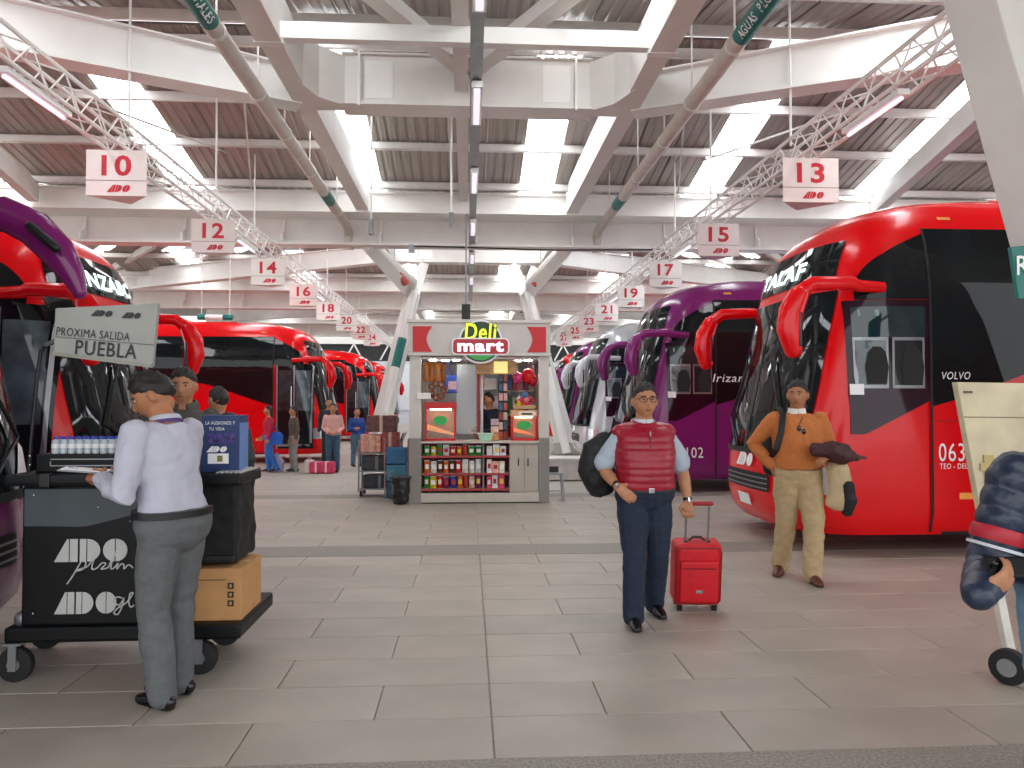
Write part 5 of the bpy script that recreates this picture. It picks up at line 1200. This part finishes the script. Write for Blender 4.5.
# counter ledge, upper rack, side tray
cb('counter', cxp(8), cxp(200), CY-.05, CY+CDP-.03, zt, zt+.065, CK2, bev=.022)
cb('counter_clip', cxp(45), cxp(56), CY-.058, CY+.02, zt-.005, zt+.07, BLACKP, bev=.006)
rz0, rz1 = zt+.065, czp(453, CY+.1)
rack = cb('upper_rack', cxp(28), cxp(165), CY+.08, CY+CDP-.08, rz0, rz1, CK, bev=.01)
for z in (.35, .7): cb('rack_groove', cxp(44), cxp(150), CY+.074, CY+.081, rz0+(rz1-rz0)*z, rz0+(rz1-rz0)*z+.006, GREYM, rack, 0)
cb('rack_groove', cxp(44)-.003, cxp(44)+.003, CY+.074, CY+.081, rz0+.04, rz1-.04, GREYM, rack, 0)
for i in range(2):
    q = P(30, 456+9*i, CY+.08); obj('screw', MB().sph((q.x, CY+.078, q.z), .007, 8, 6), CHROME, rack, world=True)
st = cb('side_tray', cxp(196), cxp(241), CY+.02, CY+.45, zt-.01, zt+.06, CK2, bev=.015)
for i in range(6):
    x = cxp(216)+.026*i; obj('cutlery', MB().bar((x, CY+.03, zt+.065), (x+.03, CY+.26, zt+.075), .012, .008), SILV, st, world=True)
# wheels with forks
for px, Yw, nm in ((20, CY+.02, 0), (50, CY+CDP-.12, 1), (203, CY+.08, 2), (228, CY+CDP-.12, 3)):
    x = cxp(px, Yw); r = .098
    wv = obj('castor_wheel', MB().cyl((x, Yw-.025, r), (x, Yw+.025, r), r, 24), RUBBER, cart, 40, world=True, bevel=.012)
    obj('hub', MB().cyl((x, Yw-.03, r), (x, Yw+.03, r), .035, 14), GREYM, wv, 40, world=True)
    obj('fork', MB().bx(x-.022, x+.022, Yw-.042, Yw-.030, r-.03, zd-.09).bx(x-.022, x+.022, Yw+.030, Yw+.042, r-.03, zd-.09), GREYM, wv, world=True)
    obj('fork_plate', MB().bx(x-.05, x+.05, Yw-.05, Yw+.05, zd-.10, zd-.088), GREYM, wv, world=True)
obj('corner_bumper', MB().sph((xa+.07, CY+.05, zd+.03), (.05, .04, .05), 12, 8), GREYM, cart, 50, world=True)
# black hanging bag at the cart's right end, carton below
bgx = cxp(226, CY+.3)
t = thing('cargo_bag', 'large soft black bag standing on the carton of the snack cart', 'bag', (bgx, CY+.3, zd+.315))
obj('bag_body', remesh(MB().box((0, 0, .25), (.26, .40, .49)), .014, 5, .012, 7, 'bag'), pm('#08090a', .7, var=.2), t); obj('flap', MB().box((.03, -.19, .03), (.20, .05, .05)), pm('#0d0e10', .6), t, bevel=.02)
cw = cxp(242)-cxp(172)
t = thing('carton', 'brown cardboard carton with black handling marks on the cart platform', 'carton', (cxp(209)+.01, CY+.22, zd+.001))
CARD = pm('#b98a58', .8, var=.08, scale=10)
obj('box', MB().bx(-cw/2, cw/2-.03, -.17, .25, 0, .30), CARD, t, bevel=.004)
for i in range(3):
    obj('handling_mark', MB().box((cw/2-.09, -.172, .10+.05*i), (.035, .003, .035)), TXTK, t); obj('mark_detail', MB().box((cw/2-.09, -.174, .10+.05*i), (.014, .003, .018)), CARD, t)
obj('tape', MB().box((-.02, .04, .301), (cw-.04, .05, .002)), pm('#c9a06a', .4), t)
obj('print_line', MB().box((-.03, -.171, .235), (.22, .002, .006)), pm('#7a5530', .7), t)
# blue leaflet box on the side tray
q = P(221, 473, CY+.16)
t = thing('leaflet_box', 'blue printed cardboard leaflet box standing on the cart tray', 'box', (q.x+.01, CY+.20, zt+.061))
BL = pm('#1f3566', .55, var=.12, scale=8)
obj('box', MB().bx(-.11, .11, -.09, .09, 0, .335), BL, t, bevel=.004)
obj('heading', fit(text_mb('LA AUDIONOS Y', .0), (0, -.09, .29), (1, 0, 0), (0, 0, 1), .17, .02, .003), TXTW, t); obj('heading', fit(text_mb('TU VIDA', .0), (-.02, -.09, .255), (1, 0, 0), (0, 0, 1), .09, .018, .003), TXTW, t)
obj('picture', MB().box((.01, -.092, .20), (.16, .003, .06)), pm('#3a2f6e', .5, var=.8, scale=40), t); obj('logo_print', fit(ado_mb(.3), (-.02, -.09, .135), (1, 0, 0), (0, 0, 1), .12, .035, .003), TXTW, t)
obj('white_patch', MB().box((-.01, -.092, .08), (.12, .003, .06)), TXTW, t); obj('seal', MB().box((.0, -.095, .08), (.03, .003, .035)), pm('#8a7a3a', .5), t)
obj('side_panel', MB().box((.111, 0, .15), (.003, .17, .28)), pm('#5f82b8', .5), t)
# water bottles on the rack, one object each
def bottle(x, y, z, cap, label, grp):
    t = thing('water_bottle', label, 'bottle', (x, y, z), group=grp); t.scale = (.72, .72, .72)
    obj('bottle_body', MB().lathe([(.026, 0), (.03, .006), (.03, .03), (.028, .034), (.03, .04), (.03, .085), (.024, .105), (.012, .118)], 12), pm('#b9c4cc', .12, var=.25, scale=30), t, 50)
    obj('cap', MB().lathe([(.0145, .116), (.015, .118), (.015, .134), (.013, .137)], 10), pm(cap, .4), t, 40); obj('wrap_label', MB().lathe([(.0306, .045), (.0306, .08)], 12), pm('#e8eaee', .4, var=.2), t, 40)
    return t
for r in range(2):
    for i in range(10):
        bottle(cxp(41)+.024+.0455*i, CY+.115+.06*r, rz1+.001, '#1c3fb5', f'small water bottle with blue cap, {ORD[i]} from left in the {"front" if r == 0 else "back"} row on the cart', 'blue-capped bottles on the cart')
for r in range(2):
    for i in range(5):
        x = cxp(41)+.024+.0455*10+.0455*i
        if x < cxp(163): bottle(x, CY+.115+.06*r, rz1+.001, '#c3161f', f'small drink bottle with red cap, {ORD[i]} from left in the {"front" if r == 0 else "back"} row on the cart', 'red-capped bottles on the cart')
# papers held by the man, tongs on the rack
wl_ = m3.t.matrix_basis if False else wmat(m3.t)
hL = wl_ @ (m3.j['wrL']*m3.k)
t = thing('clipboard', 'thin white clipboard held by the man at the cart', 'clipboard', hL+V(-.10, .06, .03))
obj('board', MB().box((0, 0, 0), (.24, .20, .006), (0, math.radians(6), .3)), pm('#8a8c8e', .5), t); obj('sheet', MB().box((0, 0, .006), (.22, .18, .003), (0, math.radians(6), .3)), TXTW, t); obj('clip', MB().box((-.10, .03, .012), (.025, .08, .012), (0, math.radians(6), .3)), CHROME, t)
# next-departure board on a bent black pole
t = thing('departure_board', 'grey next-departure board on a bent black pole above the cart', 'sign', (cxp(40), CY+.12, zt+.066))
Yb = CY+.10
cn = [P(54, 303, Yb), P(158, 309, Yb+.12), P(151, 365, Yb+.12), P(54, 354, Yb)]
c0_, c1_, c2_, c3_ = P(55, 308, Yb), P(158, 303, Yb), P(152, 367, Yb), P(53, 354, Yb)
BG = pm('#9a9b95', .5, var=.05)
def quad(a, b, c, d, th):
    n_ = (b-a).cross(d-a).normalized()
    if n_.y > 0: n_ = -n_
    mb = MB(); mb.add([a, b, c, d, a-n_*th, b-n_*th, c-n_*th, d-n_*th], [(0, 1, 2, 3), (7, 6, 5, 4), (0, 4, 5, 1), (1, 5, 6, 2), (2, 6, 7, 3), (3, 7, 4, 0)]); return mb
bd = obj('board', quad(c0_, c1_, c2_, c3_, .04), BG, t, world=True, bevel=.008)
off = V(0, -.004, 0)
def on_board(mb, pa, pb, h_px, name, lift=.006):
    a = P(*pa, Yb); b = P(*pb, Yb); u = (b-a); v = V(0, 0, 1); u_ = u.normalized(); v = (v-u_*v.dot(u_)).normalized()
    obj(name, fit(mb, (a+b)/2, u, v, u.length, h_px/750*Yb, lift), TXTK, bd, world=True)
on_board(text_mb('PROXIMA SALIDA', .0), (57, 331), (130, 337), 8, 'lettering'); on_board(text_mb('PUEBLA', .01), (76, 347), (137, 352), 14, 'lettering')
on_board(ado_mb(.35), (91, 313), (113, 314), 6, 'operator_logo'); on_board(ado_mb(.35), (122, 315), (141, 316), 6, 'operator_logo')
obj('dividing_line', MB().bar(P(55, 336.5, Yb-.006), P(154, 345, Yb-.006), .003), pm('#55564f', .6), bd, world=True)
obj('lower_lip', MB().bar(P(53, 353.5, Yb-.01), P(152, 366, Yb-.01), .03, .02), pm('#8f8d84', .5), bd, world=True)
obj('pole', MB().tube([V(cxp(30, CY+.14), CY+.14, zt+.066), P(31, 440, CY+.14), P(38, 370, CY+.14), P(41, 352, CY+.14), P(46, 345, CY+.14), P(56, 342, CY+.13)], .011, 8), BLACKP, t, 50, world=True)
obj('bracket', MB().tube([P(45, 345, CY+.14), P(56, 341, CY+.13)], .014, 8), GREYM, t, world=True)

# ============================================================ trolley board at right
Yt = 4.15
t = thing('trolley_board', 'tall beige wooden board with tape leaning on a wheeled trolley at right', 'board', (P(1010, 402, Yt).x, Yt, 0))
BEI = pm('#c9bd9f', .7, var=.14, scale=5, bump=.4, bscale=14)
a, b, c, d = P(957, 382, Yt), P(1075, 384, Yt), P(1110, 686, Yt), P(1013, 690, Yt)
q2 = quad(P(957, 382, Yt), P(1078, 384, Yt), P(1100, 560, Yt), P(990, 560, Yt), .05)
o = obj('board', q2, BEI, t, world=True, bevel=.006)
TAPE = pm('#ad9a5e', .4, var=.1)
obj('tape', quad(P(984, 455, Yt-.01), P(994, 455, Yt-.01), P(996, 492, Yt-.01), P(986, 492, Yt-.01), .004), TAPE, o, world=True)
obj('tape', quad(P(981, 463, Yt-.012), P(1060, 466, Yt-.012), P(1060, 474, Yt-.012), P(981, 471, Yt-.012), .004), TAPE, o, world=True)
obj('notice', quad(P(997, 463, Yt-.01), P(1040, 464, Yt-.01), P(1042, 489, Yt-.01), P(999, 488, Yt-.01), .003), pm('#d5dade', .5), o, world=True)
obj('notice_print', quad(P(999, 469, Yt-.015), P(1038, 470, Yt-.015), P(1038, 473, Yt-.015), P(999, 472, Yt-.015), .003), pm('#5f6f8a', .5, var=.6, scale=60), o, world=True)
obj('plank_seam', MB().bar(P(964, 417, Yt-.004), P(1080, 418, Yt-.004), .004), pm('#6f6650', .7), o, world=True)
obj('top_hole', MB().box(P(968, 392, Yt-.003), (.05, .01, .012)), pm('#5a5444', .7), o, world=True)
obj('frame_post', MB().bar(P(991, 560, Yt+.02), P(1017, 690, Yt+.02), .05, .05), pm('#d8d4cc', .5), t, world=True, bevel=.006)
obj('base_bar', MB().bar(P(1016, 688, Yt+.02), P(1090, 688, Yt+.02), .05, .05), pm('#d8d4cc', .5), t, world=True, bevel=.006)
for i, px in enumerate((995, 1075)):
    x = P(px, 402, Yt).x; zz = .098
    wv = obj('wheel', MB().cyl((x-.028, Yt-.10, zz), (x+.028, Yt-.06, zz), zz, 22), RUBBER, t, 40, world=True, bevel=.012); obj('hub', MB().cyl((x-.034, Yt-.104, zz), (x+.034, Yt-.056, zz), .05, 14), GREYM, wv, 40, world=True)
    obj('axle_fork', MB().bx(x-.01, x+.08, Yt-.05, Yt+.02, zz-.02, zz+.03), GREYM, wv, world=True)
# teal sign on the slanted column
Ys = 5.55
t = thing('teal_sign', 'teal sign with a white letter R on the big slanted column', 'sign', (P(1050, 402, Ys).x, Ys, P(1050, 300, Ys).z))
o = obj('panel', quad(P(1011, 247, Ys), P(1090, 238, Ys), P(1098, 290, Ys), P(1019, 299, Ys), .04), TEAL, t, world=True, bevel=.005)
a, b = P(1014, 266, Ys), P(1030, 264, Ys); u = (b-a).normalized()
obj('lettering', fit(text_mb('R', .01), (a+b)/2, u, V(0, 0, 1), (b-a).length*.75, 20/750*Ys, .01), TXTW, o, world=True)
obj('bracket', MB().bar(P(1060, 268, Ys+.04), P(1060, 268, Ys+.62), .05), WHITE2, t, world=True)
